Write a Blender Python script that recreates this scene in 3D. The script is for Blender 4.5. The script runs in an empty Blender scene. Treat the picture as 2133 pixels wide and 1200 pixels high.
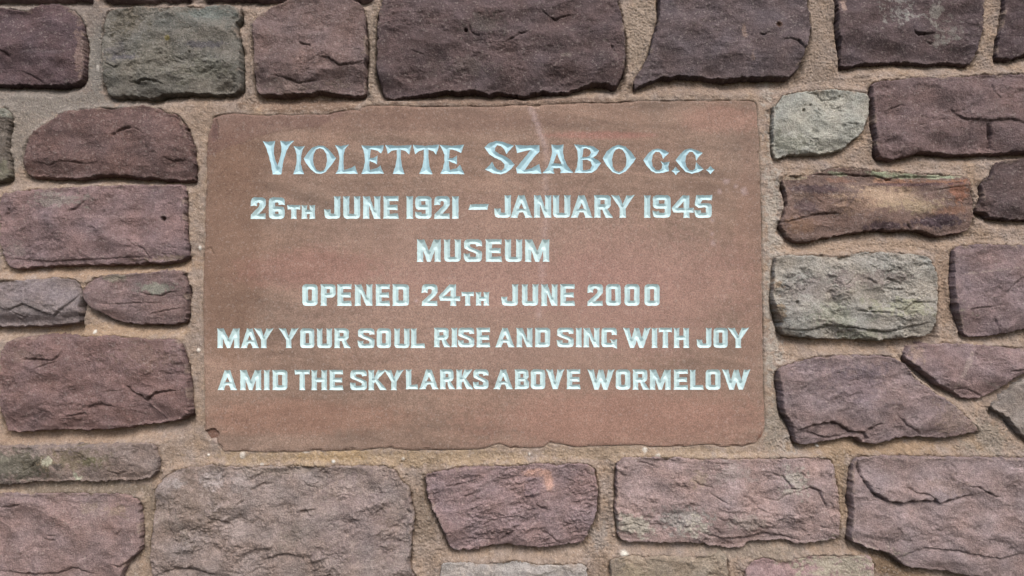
import bpy, math, random
import numpy as np
from mathutils import Vector
from mathutils.geometry import delaunay_2d_cdt

# ------------------------------------------------------------------ camera, sky, sun, exposure
scene = bpy.context.scene
COL = scene.collection
S = 0.0006                       # metres per unit; one unit on the wall is about one photo pixel
FOC = 1540.0                     # focal length in the same units
PITCH = math.radians(2.5)
Z0 = 1.5                         # height of the picture's centre above the ground
D = FOC * math.cos(PITCH)
ZC = -D * math.tan(PITCH)
cam_d = bpy.data.cameras.new('camera')
cam = bpy.data.objects.new('camera', cam_d); COL.objects.link(cam)
cam.location = (0, -D * S, Z0 + ZC * S)
cam.rotation_euler = (math.pi / 2 + PITCH, 0, 0)
cam_d.sensor_width = 36.0
cam_d.lens = FOC * 36.0 / 2133.0
cam_d.clip_start = 0.01; cam_d.clip_end = 100
scene.camera = cam

SUN_EL, SUN_AZ = math.radians(46), math.radians(14)      # azimuth to the right of straight in front
world = bpy.data.worlds.new('World'); scene.world = world
world.use_nodes = True
wn = world.node_tree; wn.nodes.clear()
sky = wn.nodes.new('ShaderNodeTexSky'); sky.sky_type = 'NISHITA'
sky.sun_disc = False; sky.sun_elevation = SUN_EL; sky.sun_rotation = math.pi - SUN_AZ
sky.air_density = 1.0; sky.dust_density = 4.0; sky.ozone_density = 1.0
bg = wn.nodes.new('ShaderNodeBackground'); bg.inputs['Strength'].default_value = 0.13
wo = wn.nodes.new('ShaderNodeOutputWorld')
wn.links.new(sky.outputs[0], bg.inputs[0]); wn.links.new(bg.outputs[0], wo.inputs[0])
sd_ = bpy.data.lights.new('sun', 'SUN'); sd_.energy = 1.35; sd_.angle = math.radians(36)
sd_.color = (1.0, 0.96, 0.90)
sun = bpy.data.objects.new('sun', sd_); COL.objects.link(sun)
dirv = Vector((math.sin(SUN_AZ) * math.cos(SUN_EL), -math.cos(SUN_AZ) * math.cos(SUN_EL), math.sin(SUN_EL)))
sun.rotation_euler = dirv.to_track_quat('Z', 'Y').to_euler()
sun.location = (0.3, -2, 4)
vs = scene.view_settings
vs.view_transform = 'Standard'; vs.look = 'None'; vs.gamma = 1.0; vs.exposure = 0.42
scene.render.resolution_x = 1024; scene.render.resolution_y = 576

# ------------------------------------------------------------------ helpers
def to_wall(pts, h):
    """photo position -> wall position (x right, y down, units) on the plane h units in front of the wall"""
    p = np.asarray(pts, float)
    x = (p[:, 0] - 1066.5) / FOC; y = -(p[:, 1] - 600.0) / FOC
    c, s = math.cos(PITCH), math.sin(PITCH)
    dy = c - y * s; dz = s + y * c
    t = (D - h) / dy
    return np.stack([t * x, -(ZC + t * dz)], 1)

RNG = np.random.RandomState(7)
PERM = RNG.permutation(512); GA = RNG.rand(512) * 2 * math.pi
GX, GY = np.cos(GA), np.sin(GA)
def perlin(x, y, seed=0):
    x = x + seed * 17.37; y = y - seed * 9.71
    xi = np.floor(x).astype(int); yi = np.floor(y).astype(int)
    xf = x - xi; yf = y - yi
    u = xf * xf * xf * (xf * (xf * 6 - 15) + 10); v = yf * yf * yf * (yf * (yf * 6 - 15) + 10)
    def g(ix, iy, fx, fy):
        k = PERM[(PERM[ix & 511] + iy + seed * 31) & 511]
        return GX[k] * fx + GY[k] * fy
    a = g(xi, yi, xf, yf); b = g(xi + 1, yi, xf - 1, yf)
    c = g(xi, yi + 1, xf, yf - 1); d = g(xi + 1, yi + 1, xf - 1, yf - 1)
    return ((a + (b - a) * u) * (1 - v) + (c + (d - c) * u) * v) * 1.5
def fbm(x, y, scale, octv=3, seed=0, gain=0.5):
    r = 0; a = 1.0; f = 1.0 / scale; t = 0
    for i in range(octv):
        r = r + a * perlin(x * f, y * f, seed + i * 3); t += a; a *= gain; f *= 2.03
    return r / t
def sstep(a, b, x):
    t = np.clip((x - a) / (b - a), 0, 1); return t * t * (3 - 2 * t)
def srgb(c):
    c = np.asarray(c, float) / 255.0
    return np.where(c <= 0.04045, c / 12.92, ((c + 0.055) / 1.055) ** 2.4)
def desat(c, k=.80):
    l = c @ np.array([.25, .6, .15]); return l + (c - l) * k
def seg_dist(X, Y, P):
    """distance of points to a closed polygon"""
    best = np.full(X.shape, 1e12)
    for a, b in zip(P, np.roll(P, -1, 0)):
        d = b - a; L = d @ d + 1e-12
        qx = X - a[0]; qy = Y - a[1]
        t = np.clip((qx * d[0] + qy * d[1]) / L, 0, 1)
        np.minimum(best, (qx - t * d[0]) ** 2 + (qy - t * d[1]) ** 2, out=best)
    return np.sqrt(best)
def inside(X, Y, P):
    r = np.zeros(X.shape, bool)
    for a, b in zip(P, np.roll(P, -1, 0)):
        if a[1] == b[1]: continue
        c = ((a[1] > Y) != (b[1] > Y)) & (X < (b[0] - a[0]) * (Y - a[1]) / (b[1] - a[1]) + a[0])
        r ^= c
    return r
def sdf(X, Y, P):
    return seg_dist(X, Y, P) * np.where(inside(X, Y, P), 1, -1)
def resample(P, step, closed=True):
    out = []
    n = len(P)
    for i in range(n if closed else n - 1):
        a = P[i]; b = P[(i + 1) % n]
        k = max(1, int(round(np.linalg.norm(b - a) / step)))
        for j in range(k): out.append(a + (b - a) * j / k)
    return np.array(out)
def chaikin(P, it=1):
    for _ in range(it):
        Q = np.roll(P, -1, 0)
        P = np.stack([P * .75 + Q * .25, P * .25 + Q * .75], 1).reshape(-1, 2)
    return P

def T(ox, oy, pts, s=0.35):
    return [(ox + x * s, oy + y * s) for x, y in pts]

def make_mesh(name, co, faces, mat, parent=None, colr=None, origin=None, smooth=False):
    """co: (n,3) wall units (x, y down, height); faces: list of int arrays (m,3) and/or (m,4)"""
    W = np.stack([co[:, 0] * S, -co[:, 2] * S, Z0 - co[:, 1] * S], 1)
    o = np.array([W[:, 0].mean(), 0.0, W[:, 2].mean()]) if origin is None else np.asarray(origin, float)
    W = W - o
    me = bpy.data.meshes.new(name)
    nl = sum(f.size for f in faces); nf = sum(len(f) for f in faces)
    me.vertices.add(len(W)); me.vertices.foreach_set('co', W.astype(np.float32).ravel())
    me.loops.add(nl); me.polygons.add(nf)
    me.loops.foreach_set('vertex_index', np.concatenate([f.ravel() for f in faces]).astype(np.int32))
    ls = []; k = 0
    for f in faces:
        ls.append(k + np.arange(len(f)) * f.shape[1]); k += f.size
    me.polygons.foreach_set('loop_start', np.concatenate(ls).astype(np.int32))
    me.update(calc_edges=True)
    me.polygons.foreach_set('use_smooth', np.full(nf, smooth))
    if colr is not None:
        at = me.color_attributes.new('tint', 'FLOAT_COLOR', 'POINT')
        c4 = np.ones((len(W), 4), np.float32); c4[:, :3] = colr
        at.data.foreach_set('color', c4.ravel())
    me.materials.append(mat); me.validate()
    ob = bpy.data.objects.new(name, me); COL.objects.link(ob)
    ob.location = o
    if parent is not None:
        ob.parent = parent; ob.location = Vector(o) - parent.location
    return ob

def grid_faces(keep, ny, nx):
    """faces of a masked grid, plus the vertex remap and the boundary edges (oriented)"""
    idx = np.arange(ny * nx).reshape(ny, nx)
    q = keep[:-1, :-1] & keep[1:, :-1] & keep[:-1, 1:] & keep[1:, 1:]
    a = idx[:-1, :-1][q]; b = idx[:-1, 1:][q]; c = idx[1:, 1:][q]; d = idx[1:, :-1][q]
    F = np.stack([a, d, c, b], 1)           # faces the viewer (y is down)
    return F
def skirt(F, co, depth):
    """close the rim of an open sheet by walls running back into the wall"""
    E = np.concatenate([np.stack([F[:, i], F[:, (i + 1) % F.shape[1]]], 1) for i in range(F.shape[1])])
    n = int(E.max()) + 1
    key = E[:, 0].astype(np.int64) * n + E[:, 1]; rev = E[:, 1].astype(np.int64) * n + E[:, 0]
    B = E[~np.isin(key, rev)]
    vs_ = np.unique(B); m = np.full(n, -1); m[vs_] = np.arange(len(vs_)) + len(co)
    low = co[vs_].copy(); low[:, 2] = depth
    Q = np.stack([B[:, 1], B[:, 0], m[B[:, 0]], m[B[:, 1]]], 1)
    return np.vstack([co, low]), Q, vs_
def compact(co, F, *attrs):
    used = np.unique(F); m = np.full(len(co), -1); m[used] = np.arange(len(used))
    return (co[used], m[F]) + tuple(a[used] for a in attrs)

# ------------------------------------------------------------------ materials
def stone_material(name, fine=(900, 0.30, 0.16), bump=0.5, bump_dist=0.0008, rough=0.9, grain=0.10, spec=0.25):
    m = bpy.data.materials.new(name); m.use_nodes = True
    nt = m.node_tree; N = nt.nodes; L = nt.links; N.clear()
    out = N.new('ShaderNodeOutputMaterial'); bs = N.new('ShaderNodeBsdfPrincipled')
    L.new(bs.outputs[0], out.inputs[0])
    bs.inputs['Roughness'].default_value = rough
    bs.inputs['Specular IOR Level'].default_value = spec
    at = N.new('ShaderNodeAttribute'); at.attribute_name = 'tint'
    geo = N.new('ShaderNodeNewGeometry')
    def noise(sc, det, ro=0.6):
        n = N.new('ShaderNodeTexNoise'); n.inputs['Scale'].default_value = sc
        n.inputs['Detail'].default_value = det; n.inputs['Roughness'].default_value = ro
        L.new(geo.outputs['Position'], n.inputs['Vector']); return n
    def mapr(src, a, b, c, d):
        r = N.new('ShaderNodeMapRange'); r.inputs[1].default_value = a; r.inputs[2].default_value = b
        r.inputs[3].default_value = c; r.inputs[4].default_value = d
        L.new(src, r.inputs[0]); return r.outputs[0]
    n1 = noise(fine[0], 3, 0.7); n2 = noise(fine[0] * 0.22, 4, 0.65); n3 = noise(fine[0] * 0.035, 3)
    v1 = mapr(n1.outputs[0], 0.3, 0.7, 1 - fine[1], 1 + fine[1])
    v2 = mapr(n2.outputs[0], 0.3, 0.7, 1 - fine[2], 1 + fine[2])
    v3 = mapr(n3.outputs[0], 0.3, 0.7, 0.93, 1.07)
    a = N.new('ShaderNodeMath'); a.operation = 'MULTIPLY'; L.new(v1, a.inputs[0]); L.new(v2, a.inputs[1])
    b = N.new('ShaderNodeMath'); b.operation = 'MULTIPLY'; L.new(a.outputs[0], b.inputs[0]); L.new(v3, b.inputs[1])
    mx = N.new('ShaderNodeVectorMath'); mx.operation = 'SCALE'
    L.new(at.outputs['Color'], mx.inputs[0]); L.new(b.outputs[0], mx.inputs['Scale'])
    # quartz grains: pale mineral specks
    vo = N.new('ShaderNodeTexVoronoi'); vo.inputs['Scale'].default_value = fine[0] * 0.75
    L.new(geo.outputs['Position'], vo.inputs['Vector'])
    sx = N.new('ShaderNodeSeparateColor'); L.new(vo.outputs['Color'], sx.inputs[0])
    sp = mapr(sx.outputs[0], 0.86, 1.0, 0.0, grain)
    mc = N.new('ShaderNodeMixRGB'); mc.inputs[2].default_value = (0.62, 0.56, 0.52, 1)
    L.new(sp, mc.inputs[0]); L.new(mx.outputs[0], mc.inputs[1])
    L.new(mc.outputs[0], bs.inputs['Base Color'])
    bp = N.new('ShaderNodeBump'); bp.inputs['Strength'].default_value = bump
    bp.inputs['Distance'].default_value = bump_dist
    s2 = N.new('ShaderNodeMath'); s2.operation = 'ADD'
    L.new(n1.outputs[0], s2.inputs[0]); L.new(n2.outputs[0], s2.inputs[1])
    L.new(s2.outputs[0], bp.inputs['Height']); L.new(bp.outputs[0], bs.inputs['Normal'])
    return m
M_STONE = stone_material('red_sandstone', (620, 0.34, 0.20), 1.0, 0.0016, 0.88, 0.16)
M_MORTAR = stone_material('lime_mortar', (650, 0.24, 0.14), 1.0, 0.0014, 0.95, 0.22, 0.15)
M_PLAQUE = stone_material('smooth_sandstone', (700, 0.36, 0.09), 0.5, 0.0007, 0.85, 0.14, 0.25)
M_PAINT = stone_material('pale_blue_paint', (700, 0.03, 0.05), 0.25, 0.0004, 0.6, 0.0, 0.35)

# ------------------------------------------------------------------ traced stones
A = (0, 0); B = (500, 0); C = (1040, 0); DD = (1573, 0); E = (0, 380); F_ = (1573, 380)
G = (0, 780); H = (1573, 780); I_ = (300, 780); J = (820, 780); K = (1240, 780)
# each: outline in photo positions, colour (own tone, with light falloff darkening the upper rows), face height, edge radius, undercut, bedding angle, roughness, label
ST = []
def stone(pts, colr, h=24, r=7, under=0.5, ang=-4, rough=1.0, label=None, tilt=0.0, org=None, aniso=1.8):
    if org is not None: pts = T(org[0], org[1], pts)
    ST.append(dict(p=np.array(pts, float), c=colr, h=h, r=r, under=under, ang=ang, rough=rough, label=label, tilt=tilt, aniso=aniso))
stone([(-170,50),(0,50),(100,60),(170,72),(230,42),(300,32),(380,32),(440,60),(490,110),(505,180),(510,250),(510,400),(500,460),(470,488),(440,503),(300,512),(150,505),(0,505),(-170,500)],
      (90,72,78), 26, 6, 1.0, org=A, rough=.7)
stone([(650,65),(720,50),(860,45),(960,50),(1060,40),(1120,45),(1200,50),(1300,30),(1400,35),(1440,60),(1445,110),(1400,150),(1420,190),(1440,260),(1445,350),(1440,480),(1440,530),(1380,560),(1270,560),(1180,555),(1080,558),(1000,560),(930,582),(850,575),(760,570),(690,580),(640,565),(620,500),(630,380),(615,280),(620,200),(635,120)],
      (106,103,98), 26, 6, 1.0, org=A, rough=1.3, label='grey-green lichen-covered stone')
stone([(80,180),(90,130),(130,90),(200,40),(290,5),(330,-10),(450,-18),(600,-14),(680,0),(720,30),(745,80),(745,150),(760,230),(755,330),(745,400),(748,500),(750,560),(690,570),(640,565),(560,555),(500,545),(440,550),(380,555),(300,558),(250,568),(180,560),(100,565),(85,500),(95,400),(90,300)],
      (112,92,92), 26, 7, 1.2, org=B, rough=1.2)
stone([(800,-60),(801,3),(790,21),(790,42),(785,70),(787,105),(783,140),(790,168),(797,196),(808,206),(832,204),(867,196),(895,196),(920,189),(955,190),(983,187),(1004,192),(1025,194),(1040,191),(1075,198),(1096,201),(1120,189),(1152,192),(1180,194),(1197,185),(1236,173),(1264,171),(1281,184),(1295,164),(1301,140),(1304,112),(1301,77),(1297,45),(1290,14),(1282,-60)],
      (89,73,76), 30, 8, 1.3, rough=1.2)
stone([(1375,-60),(1372,-7),(1374,21),(1367,52),(1357,84),(1348,119),(1337,140),(1325,154),(1318,168),(1320,185),(1337,177),(1355,168),(1383,159),(1411,159),(1442,159),(1481,163),(1509,164),(1540,162),(1573,160),(1601,161),(1643,163),(1660,149),(1673,115),(1687,70),(1685,42),(1678,7),(1676,-60)],
      (93,80,85), 28, 6, 1.2, rough=.9)
stone([(475,-170),(485,40),(478,130),(490,220),(500,310),(500,370),(515,395),(580,395),(640,380),(730,378),(850,372),(940,372),(1030,385),(1120,375),(1200,380),(1265,388),(1300,360),(1320,290),(1335,200),(1340,100),(1345,-170)],
      (87,72,76), 24, 6, .9, org=DD, rough=.9, label='dark purple stone with pale lichen spots')
stone([(1465,-170),(1470,80),(1440,200),(1425,300),(1435,345),(1480,358),(1540,350),(1600,325),(1770,310),(1770,-170)],
      (82,68,73), 24, 7, .9, org=DD)
stone([(-170,640),(0,655),(40,640),(80,680),(60,760),(55,850),(65,950),(75,1040),(30,1080),(-170,1090)],
      (100,92,86), 22, 6, .9, org=A, rough=1.2, label='grey-green stone cut off by the left edge')
stone([(420,660),(500,650),(640,645),(720,640),(850,630),(930,640),(980,660),(1020,680),(1070,685),(1100,740),(1130,810),(1155,880),(1150,930),(1165,980),(1165,1040),(1145,1075),(1090,1078),(1000,1070),(900,1062),(780,1052),(620,1040),(560,1048),(500,1062),(400,1060),(300,1055),(210,1055),(160,1045),(145,1000),(145,930),(155,870),(190,800),(240,760),(330,710),(370,680)],
      (104,81,80), 30, 12, 1.0, org=A, rough=.8)
stone([(20,75),(60,60),(200,45),(400,30),(600,22),(800,15),(950,15),(1060,8),(1095,18),(1105,60),(1105,180),(1115,300),(1125,400),(1125,455),(1040,475),(900,482),(800,488),(600,490),(400,495),(250,500),(120,512),(60,510),(30,480),(15,400),(12,250),(5,150)],
      (124,101,104), 26, 6, .9, org=E, rough=1.1, label='red sandstone with a round drill hole')
stone([(-170,575),(30,575),(150,580),(260,570),(380,562),(450,568),(480,590),(495,630),(500,690),(480,750),(490,790),(480,830),(400,845),(300,852),(150,858),(0,862),(-170,865)],
      (128,116,119), 24, 8, 1.4, org=E, rough=1.1, label='grey bedded stone with a broken lower edge')
stone([(540,590),(600,560),(680,548),(760,545),(860,535),(960,525),(1060,520),(1105,535),(1110,570),(1130,620),(1120,700),(1125,780),(1110,830),(1040,842),(930,848),(800,842),(720,835),(660,805),(620,780),(570,755),(510,710),(510,670),(520,630)],
      (118,97,98), 24, 7, 1.0, org=E, rough=1.0, label='red stone with a green-grey patch')
stone([(21,705),(70,700),(140,698),(182,700),(241,697),(266,702),(301,705),(350,705),(374,707),(385,723),(388,747),(392,768),(396,796),(397,822),(401,850),(397,864),(378,874),(350,881),(315,885),(280,888),(255,894),(210,895),(175,899),(140,896),(98,897),(70,901),(21,901),(5,895),(3,850),(0,797),(2,775),(5,751),(10,730)],
      (116,91,91), 34, 9, 1.2, rough=1.2)
stone([(-170,420),(20,420),(200,425),(400,415),(600,412),(800,408),(900,402),(930,425),(940,480),(945,560),(930,590),(880,625),(800,635),(700,632),(600,640),(500,640),(400,635),(300,640),(220,638),(130,655),(0,650),(-170,650)],
      (126,110,106), 34, 5, .5, org=G, rough=1.2, label='thin stone stained green and yellow with lichen')
stone([(-170,715),(0,697),(200,705),(400,700),(600,700),(740,705),(800,720),(845,740),(840,800),(855,880),(850,960),(860,1010),(840,1050),(800,1080),(770,1100),(745,1160),(730,1210),(700,1400),(-170,1400)],
      (128,106,106), 24, 6, .6, org=G, rough=1.0)
stone([(328,1012),(349,987),(374,976),(415,971),(443,967),(482,971),(545,972),(597,971),(650,969),(720,970),(790,969),(820,970),(834,997),(853,1014),(855,1039),(865,1077),(858,1105),(855,1147),(851,1179),(869,1200),(872,1272),(318,1272),(320,1196),(316,1182),(317,1130),(324,1077),(328,1039)],
      (132,117,114), 26, 8, .8, rough=1.5, ang=-18, aniso=1.5)
stone([(180,600),(240,580),(300,570),(380,550),(500,545),(620,545),(720,540),(800,535),(900,530),(1000,535),(1080,525),(1140,525),(1180,550),(1205,590),(1210,660),(1215,720),(1210,800),(1190,870),(1160,930),(1150,980),(1120,1005),(1060,1015),(980,1025),(850,1035),(760,1020),(640,1010),(560,1020),(480,1045),(380,1055),(340,1035),(310,980),(300,930),(270,860),(230,800),(205,750),(195,690)],
      (130,108,111), 30, 8, 1.0, org=J, rough=1.7, ang=-14, aniso=3.0, label='rippled stone with a small pink plaster fleck')
stone([(130,500),(250,490),(350,485),(500,490),(620,500),(740,500),(900,500),(1050,498),(1200,495),(1380,490),(1410,520),(1415,590),(1440,680),(1440,800),(1450,900),(1445,970),(1380,990),(1300,1000),(1220,1015),(1150,990),(1080,985),(1000,990),(920,1000),(870,1035),(780,1040),(700,1025),(620,1005),(500,1000),(400,1000),(300,998),(200,1000),(150,985),(130,940),(130,860),(110,780),(125,700),(125,600)],
      (142,121,121), 28, 7, .9, org=K, rough=1.3, ang=6)
stone([(275,1130),(300,1110),(400,1115),(550,1125),(650,1110),(720,1092),(800,1110),(900,1130),(1000,1125),(1140,1115),(1150,1180),(1150,1400),(270,1400)],
      (152,145,143), 24, 6, .6, org=J, rough=1.2, label='pale grey stone at the bottom edge')
stone([(80,1110),(120,1085),(220,1070),(300,1080),(400,1065),(550,1085),(700,1065),(770,1060),(785,1110),(790,1400),(85,1400),(90,1180)],
      (140,126,112), 24, 7, .6, org=K, rough=1.3, label='tan grey stone at the bottom edge')
stone([(-75,1160),(-45,1125),(0,1100),(60,1085),(140,1110),(250,1090),(330,1070),(450,1075),(560,1065),(640,1070),(680,1075),(700,1130),(705,1400),(-80,1400)],
      (140,115,118), 24, 7, .6, org=H, rough=1.2, label='pink stone with a pale crust on its right half')
stone([(580,510),(620,490),(740,478),(850,482),(950,488),(1100,490),(1300,492),(1450,495),(1770,490),(1770,1250),(1600,1240),(1300,1205),(1180,1188),(1120,1170),(1000,1160),(900,1150),(830,1090),(760,1050),(680,1035),(620,1010),(555,985),(565,900),(575,800),(560,700),(570,600)],
      (132,114,116), 36, 9, 1.0, org=H, rough=1.1, ang=8, label='large stone with a curved overhanging flake')
stone([(160,575),(200,555),(280,548),(350,540),(450,535),(560,545),(640,550),(670,575),(675,650),(660,720),(640,780),(600,825),(560,860),(500,895),(420,915),(300,918),(180,930),(120,950),(100,900),(92,800),(100,700),(90,650),(120,625)],
      (152,152,146), 22, 7, .8, org=DD, rough=1.3, ang=14, label='small pale grey-green stone')
stone([(690,490),(760,480),(860,470),(960,458),(1060,462),(1200,460),(1380,445),(1560,440),(1770,440),(1770,895),(1600,905),(1450,915),(1300,915),(1200,925),(1100,915),(1000,900),(900,930),(830,950),(770,945),(735,930),(715,880),(710,780),(695,660),(690,580)],
      (108,88,90), 32, 8, 1.0, org=DD, rough=1.1)
stone([(1629,367),(1678,366),(1706,360),(1727,350),(1769,350),(1818,357),(1870,360),(1923,364),(1975,366),(2007,367),(2016,380),(2019,401),(2024,432),(2023,460),(2016,481),(1986,488),(1954,494),(1933,490),(1916,481),(1874,481),(1818,481),(1769,487),(1734,494),(1688,502),(1657,506),(1639,499),(1632,481),(1617,464),(1629,450),(1636,425),(1636,397),(1625,383)],
      (112,90,84), 24, 6, .8, rough=1.1, ang=-2, aniso=3.5, label='layered stone streaked purple and orange-tan')
stone([(2070,339),(2098,332),(2190,329),(2190,455),(2133,459),(2063,455),(2052,443),(2028,438),(2042,415),(2040,390),(2040,378),(2063,364),(2066,350)],
      (90,74,76), 26, 6, .9, rough=1.3)
stone([(110,450),(130,435),(250,432),(380,430),(480,440),(600,418),(720,410),(850,418),(950,425),(1020,440),(1050,480),(1075,550),(1080,660),(1075,760),(1070,880),(1030,910),(950,925),(850,935),(700,940),(600,930),(480,935),(350,925),(220,918),(150,890),(140,820),(110,740),(95,650),(105,560)],
      (144,140,135), 30, 8, 1.2, org=F_, rough=1.6, ang=6, label='rough grey stone with faint green lichen')
stone([(1175,385),(1300,365),(1400,368),(1500,375),(1600,375),(1770,380),(1770,860),(1600,872),(1500,895),(1400,915),(1330,915),(1280,930),(1240,900),(1220,840),(1195,780),(1180,700),(1165,620),(1175,520),(1175,450)],
      (122,103,107), 32, 5, .7, org=F_, rough=.9, ang=-12)
stone([(1618,768),(1643,758),(1688,746),(1741,740),(1790,739),(1839,740),(1870,749),(1888,761),(1905,787),(1923,801),(1944,818),(1968,832),(1993,850),(2014,871),(2038,894),(2021,901),(1993,909),(1951,915),(1909,911),(1874,911),(1846,920),(1818,927),(1793,922),(1783,911),(1748,916),(1706,923),(1671,930),(1653,913),(1648,885),(1636,864),(1625,846),(1624,811),(1617,783)],
      (125,107,110), 30, 8, 1.1, rough=1.2, ang=-10)
stone([(1895,721),(1923,716),(1975,714),(2028,716),(2080,721),(2133,726),(2190,726),(2190,752),(2133,772),(2108,786),(2091,800),(2073,816),(2052,829),(2024,832),(2003,829),(1979,811),(1958,803),(1937,787),(1916,772),(1888,751),(1879,737)],
      (128,107,110), 26, 6, .9, rough=1.1, ang=4)
stone([(2056,843),(2080,824),(2108,800),(2133,783),(2190,768),(2190,945),(2133,913),(2112,892),(2091,864),(2070,853)],
      (132,122,118), 24, 6, .8, rough=1.0, ang=20, label='grey wedge-shaped stone')
NFRAME = len(ST)
# the wall goes on a little beyond the photograph
rr = random.Random(5)
def ring(x0, x1, y0, y1, horizontal=True):
    p = x0 if horizontal else y0
    end = x1 if horizontal else y1
    while p < end - 60:
        w = rr.uniform(170, 300) if horizontal else rr.uniform(110, 170)
        w = min(w, end - p)
        a, b, c, d = (p, y0, p + w, y1) if horizontal else (x0, p, x1, p + w)
        j = lambda: rr.uniform(-5, 5)
        q = [(a+j(), b+8), (a+12, b+j()), ((a+c)/2, b+j()), (c-12, b+j()), (c+j(), b+8), (c+j(), (b+d)/2), (c+j(), d-8), (c-12, d-abs(j())), ((a+c)/2, d-abs(j())), (a+12, d-abs(j())), (a+j(), d-8), (a+j(), (b+d)/2)]
        base = rr.choice([(100, 82, 84), (112, 92, 94), (92, 76, 80), (126, 112, 108)])
        stone(q, base, rr.uniform(22, 30), 7, .9)
        p += w + 22
ring(-60, 780, -150, 2)
ring(790, 2400, -215, -82)
ring(-300, -80, -150, 1420, False)
ring(2212, 2400, -60, 1420, False)
ring(-60, 2190, 1294, 1420)

# plaque outline
PLAQUE = [(444,245),(454,241),(480,237),(504,237),(528,240),(563,241),(580,238),(605,241),(640,238),(682,239),(710,232),(745,228),(766,221),(815,220),(871,223),(920,223),(969,222),(1025,223),(1075,219),(1110,221),(1145,218),(1215,215),(1285,215),(1330,210),(1390,211),(1460,210),(1561,210),(1573,214),(1577,230),(1577,259),(1582,297),(1581,332),(1584,385),(1586,500),(1587,600),(1589,700),(1589,760),(1590,815),(1593,867),(1593,892),(1586,911),(1572,923),(1548,929),(1502,930),(1478,925),(1457,925),(1429,930),(1380,930),(1352,930),(1338,926),(1292,927),(1240,928),(1198,931),(1170,924),(1145,921),(1128,932),(1065,933),(1044,924),(1030,925),(1009,934),(960,936),(890,937),(855,937),(820,934),(790,932),(755,937),(685,939),(615,941),(545,941),(468,939),(457,928),(450,914),(437,914),(427,902),(427,867),(427,815),(425,760),(423,625),(425,548),(427,485),(429,397),(432,367),(430,325),(434,280),(440,262)]
HP = 15.0                                      # face of the plaque in front of the mean mortar line
PL = to_wall(PLAQUE, HP)
PLr = resample(PL, 3.0)
nrm = np.roll(PLr, -1, 0) - np.roll(PLr, 1, 0); nrm = np.stack([nrm[:, 1], -nrm[:, 0]], 1); nrm /= np.linalg.norm(nrm, axis=1)[:, None]
PLr = PLr + nrm * (fbm(PLr[:, 0], PLr[:, 1], 14, 3, 50) * 1.6)[:, None]

# ---- cracks, ledges: (points, groove depth, groove width, step height, reach)
CR = []
def crack(org, pts, dep=5, w=1.6, step=4, reach=18):
    CR.append((np.array(T(org[0], org[1], pts)), dep, w, step, reach))
crack(A, [(670,812),(700,795),(740,778),(810,768)], 9, 2.2, 3, 14)
crack(A, [(810,768),(850,790),(885,810)], 3, 1.2, 1)
crack(A, [(770,490),(830,495),(880,478),(930,490),(980,505)], 7, 2, 5, 22)
crack(A, [(640,380),(690,410),(740,390)], 5, 2, 3)
crack(A, [(1080,170),(1130,175),(1180,160)], 3, 1.2, 1)
crack(A, [(1180,440),(1240,420),(1290,400)], 7, 4, 4, 18)
crack(A, [(0,300),(40,315),(70,345)], 6, 3, 5, 18)
crack(A, [(130,420),(190,450),(260,490)], 3, 1.5, 3)
crack(A, [(980,940),(1040,965),(1120,955)], 5, 2.5, 4)
crack(A, [(200,960),(300,985),(380,960),(520,975),(600,965)], 3, 1.5, 3)
crack(B, [(350,258),(390,265),(430,280)], 7, 1.6, 2)
crack(B, [(350,200),(352,262)], 4, 1.2, 0)
crack(B, [(480,350),(540,360),(600,400),(680,385),(740,370)], 4, 1.8, 6, 20)
crack(B, [(180,440),(260,460),(350,490),(470,480)], 5, 2.5, 4, 20)
crack(B, [(1365,160),(1380,205),(1430,222)], 8, 2, 2)
crack(B, [(1020,310),(1090,330)], 4, 1.5, 2)
crack(C, [(245,65),(290,105),(330,125),(390,100),(460,92)], 7, 1.6, 3)
crack(C, [(30,262),(90,235),(120,212),(175,200)], 7, 1.8, 3)
crack(C, [(660,270),(668,300),(685,318)], 7, 2, 1)
crack(C, [(1330,470),(1440,200),(1470,80)][::-1], 0, 3, -1.5, 30)
crack(C, [(1540,210),(1570,215),(1600,200)], 6, 2, 3)
crack(DD, [(150,250),(200,238),(250,255),(290,300)], 6, 2, 4)
crack(DD, [(930,180),(950,205),(1000,205),(1065,200)], 9, 2.2, 4)
crack(DD, [(1010,238),(1040,252),(1070,258)], 5, 1.4, 2)
crack(DD, [(590,380),(600,300),(680,200)], 1, 2, 2, 30)
crack(DD, [(1365,740),(1385,800),(1395,890)], 12, 4, 0)
crack(DD, [(1385,500),(1400,560),(1440,600)], 5, 1.5, 2)
crack(DD, [(780,662),(830,640),(860,628),(885,640)], 4, 1.3, 2)
crack(DD, [(1140,650),(1220,710),(1380,725),(1500,715),(1600,740)], 3, 3, 8, 30)
crack(DD, [(530,740)] + [(600,745),(640,745)], 6, 1.5, 1)
crack(DD, [(280,550),(370,555),(400,595),(470,590),(520,560)], 4, 1.6, 3)
crack(E, [(410,180),(470,163),(500,130),(525,110)], 6, 1.8, 3)
crack(E, [(40,220),(52,185),(60,155)], 8, 2.4, 1)
crack(E, [(760,338),(800,370),(860,392),(910,462)], 4, 1.6, 2)
crack(E, [(60,450),(300,470),(600,455),(900,440)], 2, 2, 4, 18)
crack(E, [(0,725),(70,765),(130,800),(200,815)][::-1], 3, 2, 0)
crack(E, [(-20,730),(50,760),(150,720),(260,770),(330,790),(440,700),(490,660)], 2, 2, 8, 24)
crack(E, [(820,650),(880,668),(960,675),(1000,655),(1070,650)], 5, 1.6, 3)
crack(E, [(600,720),(700,725),(850,715),(960,720)], 4, 1.6, 2)
crack(E, [(880,790),(1000,760),(1110,745)], 3, 1.6, 2)
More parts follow.
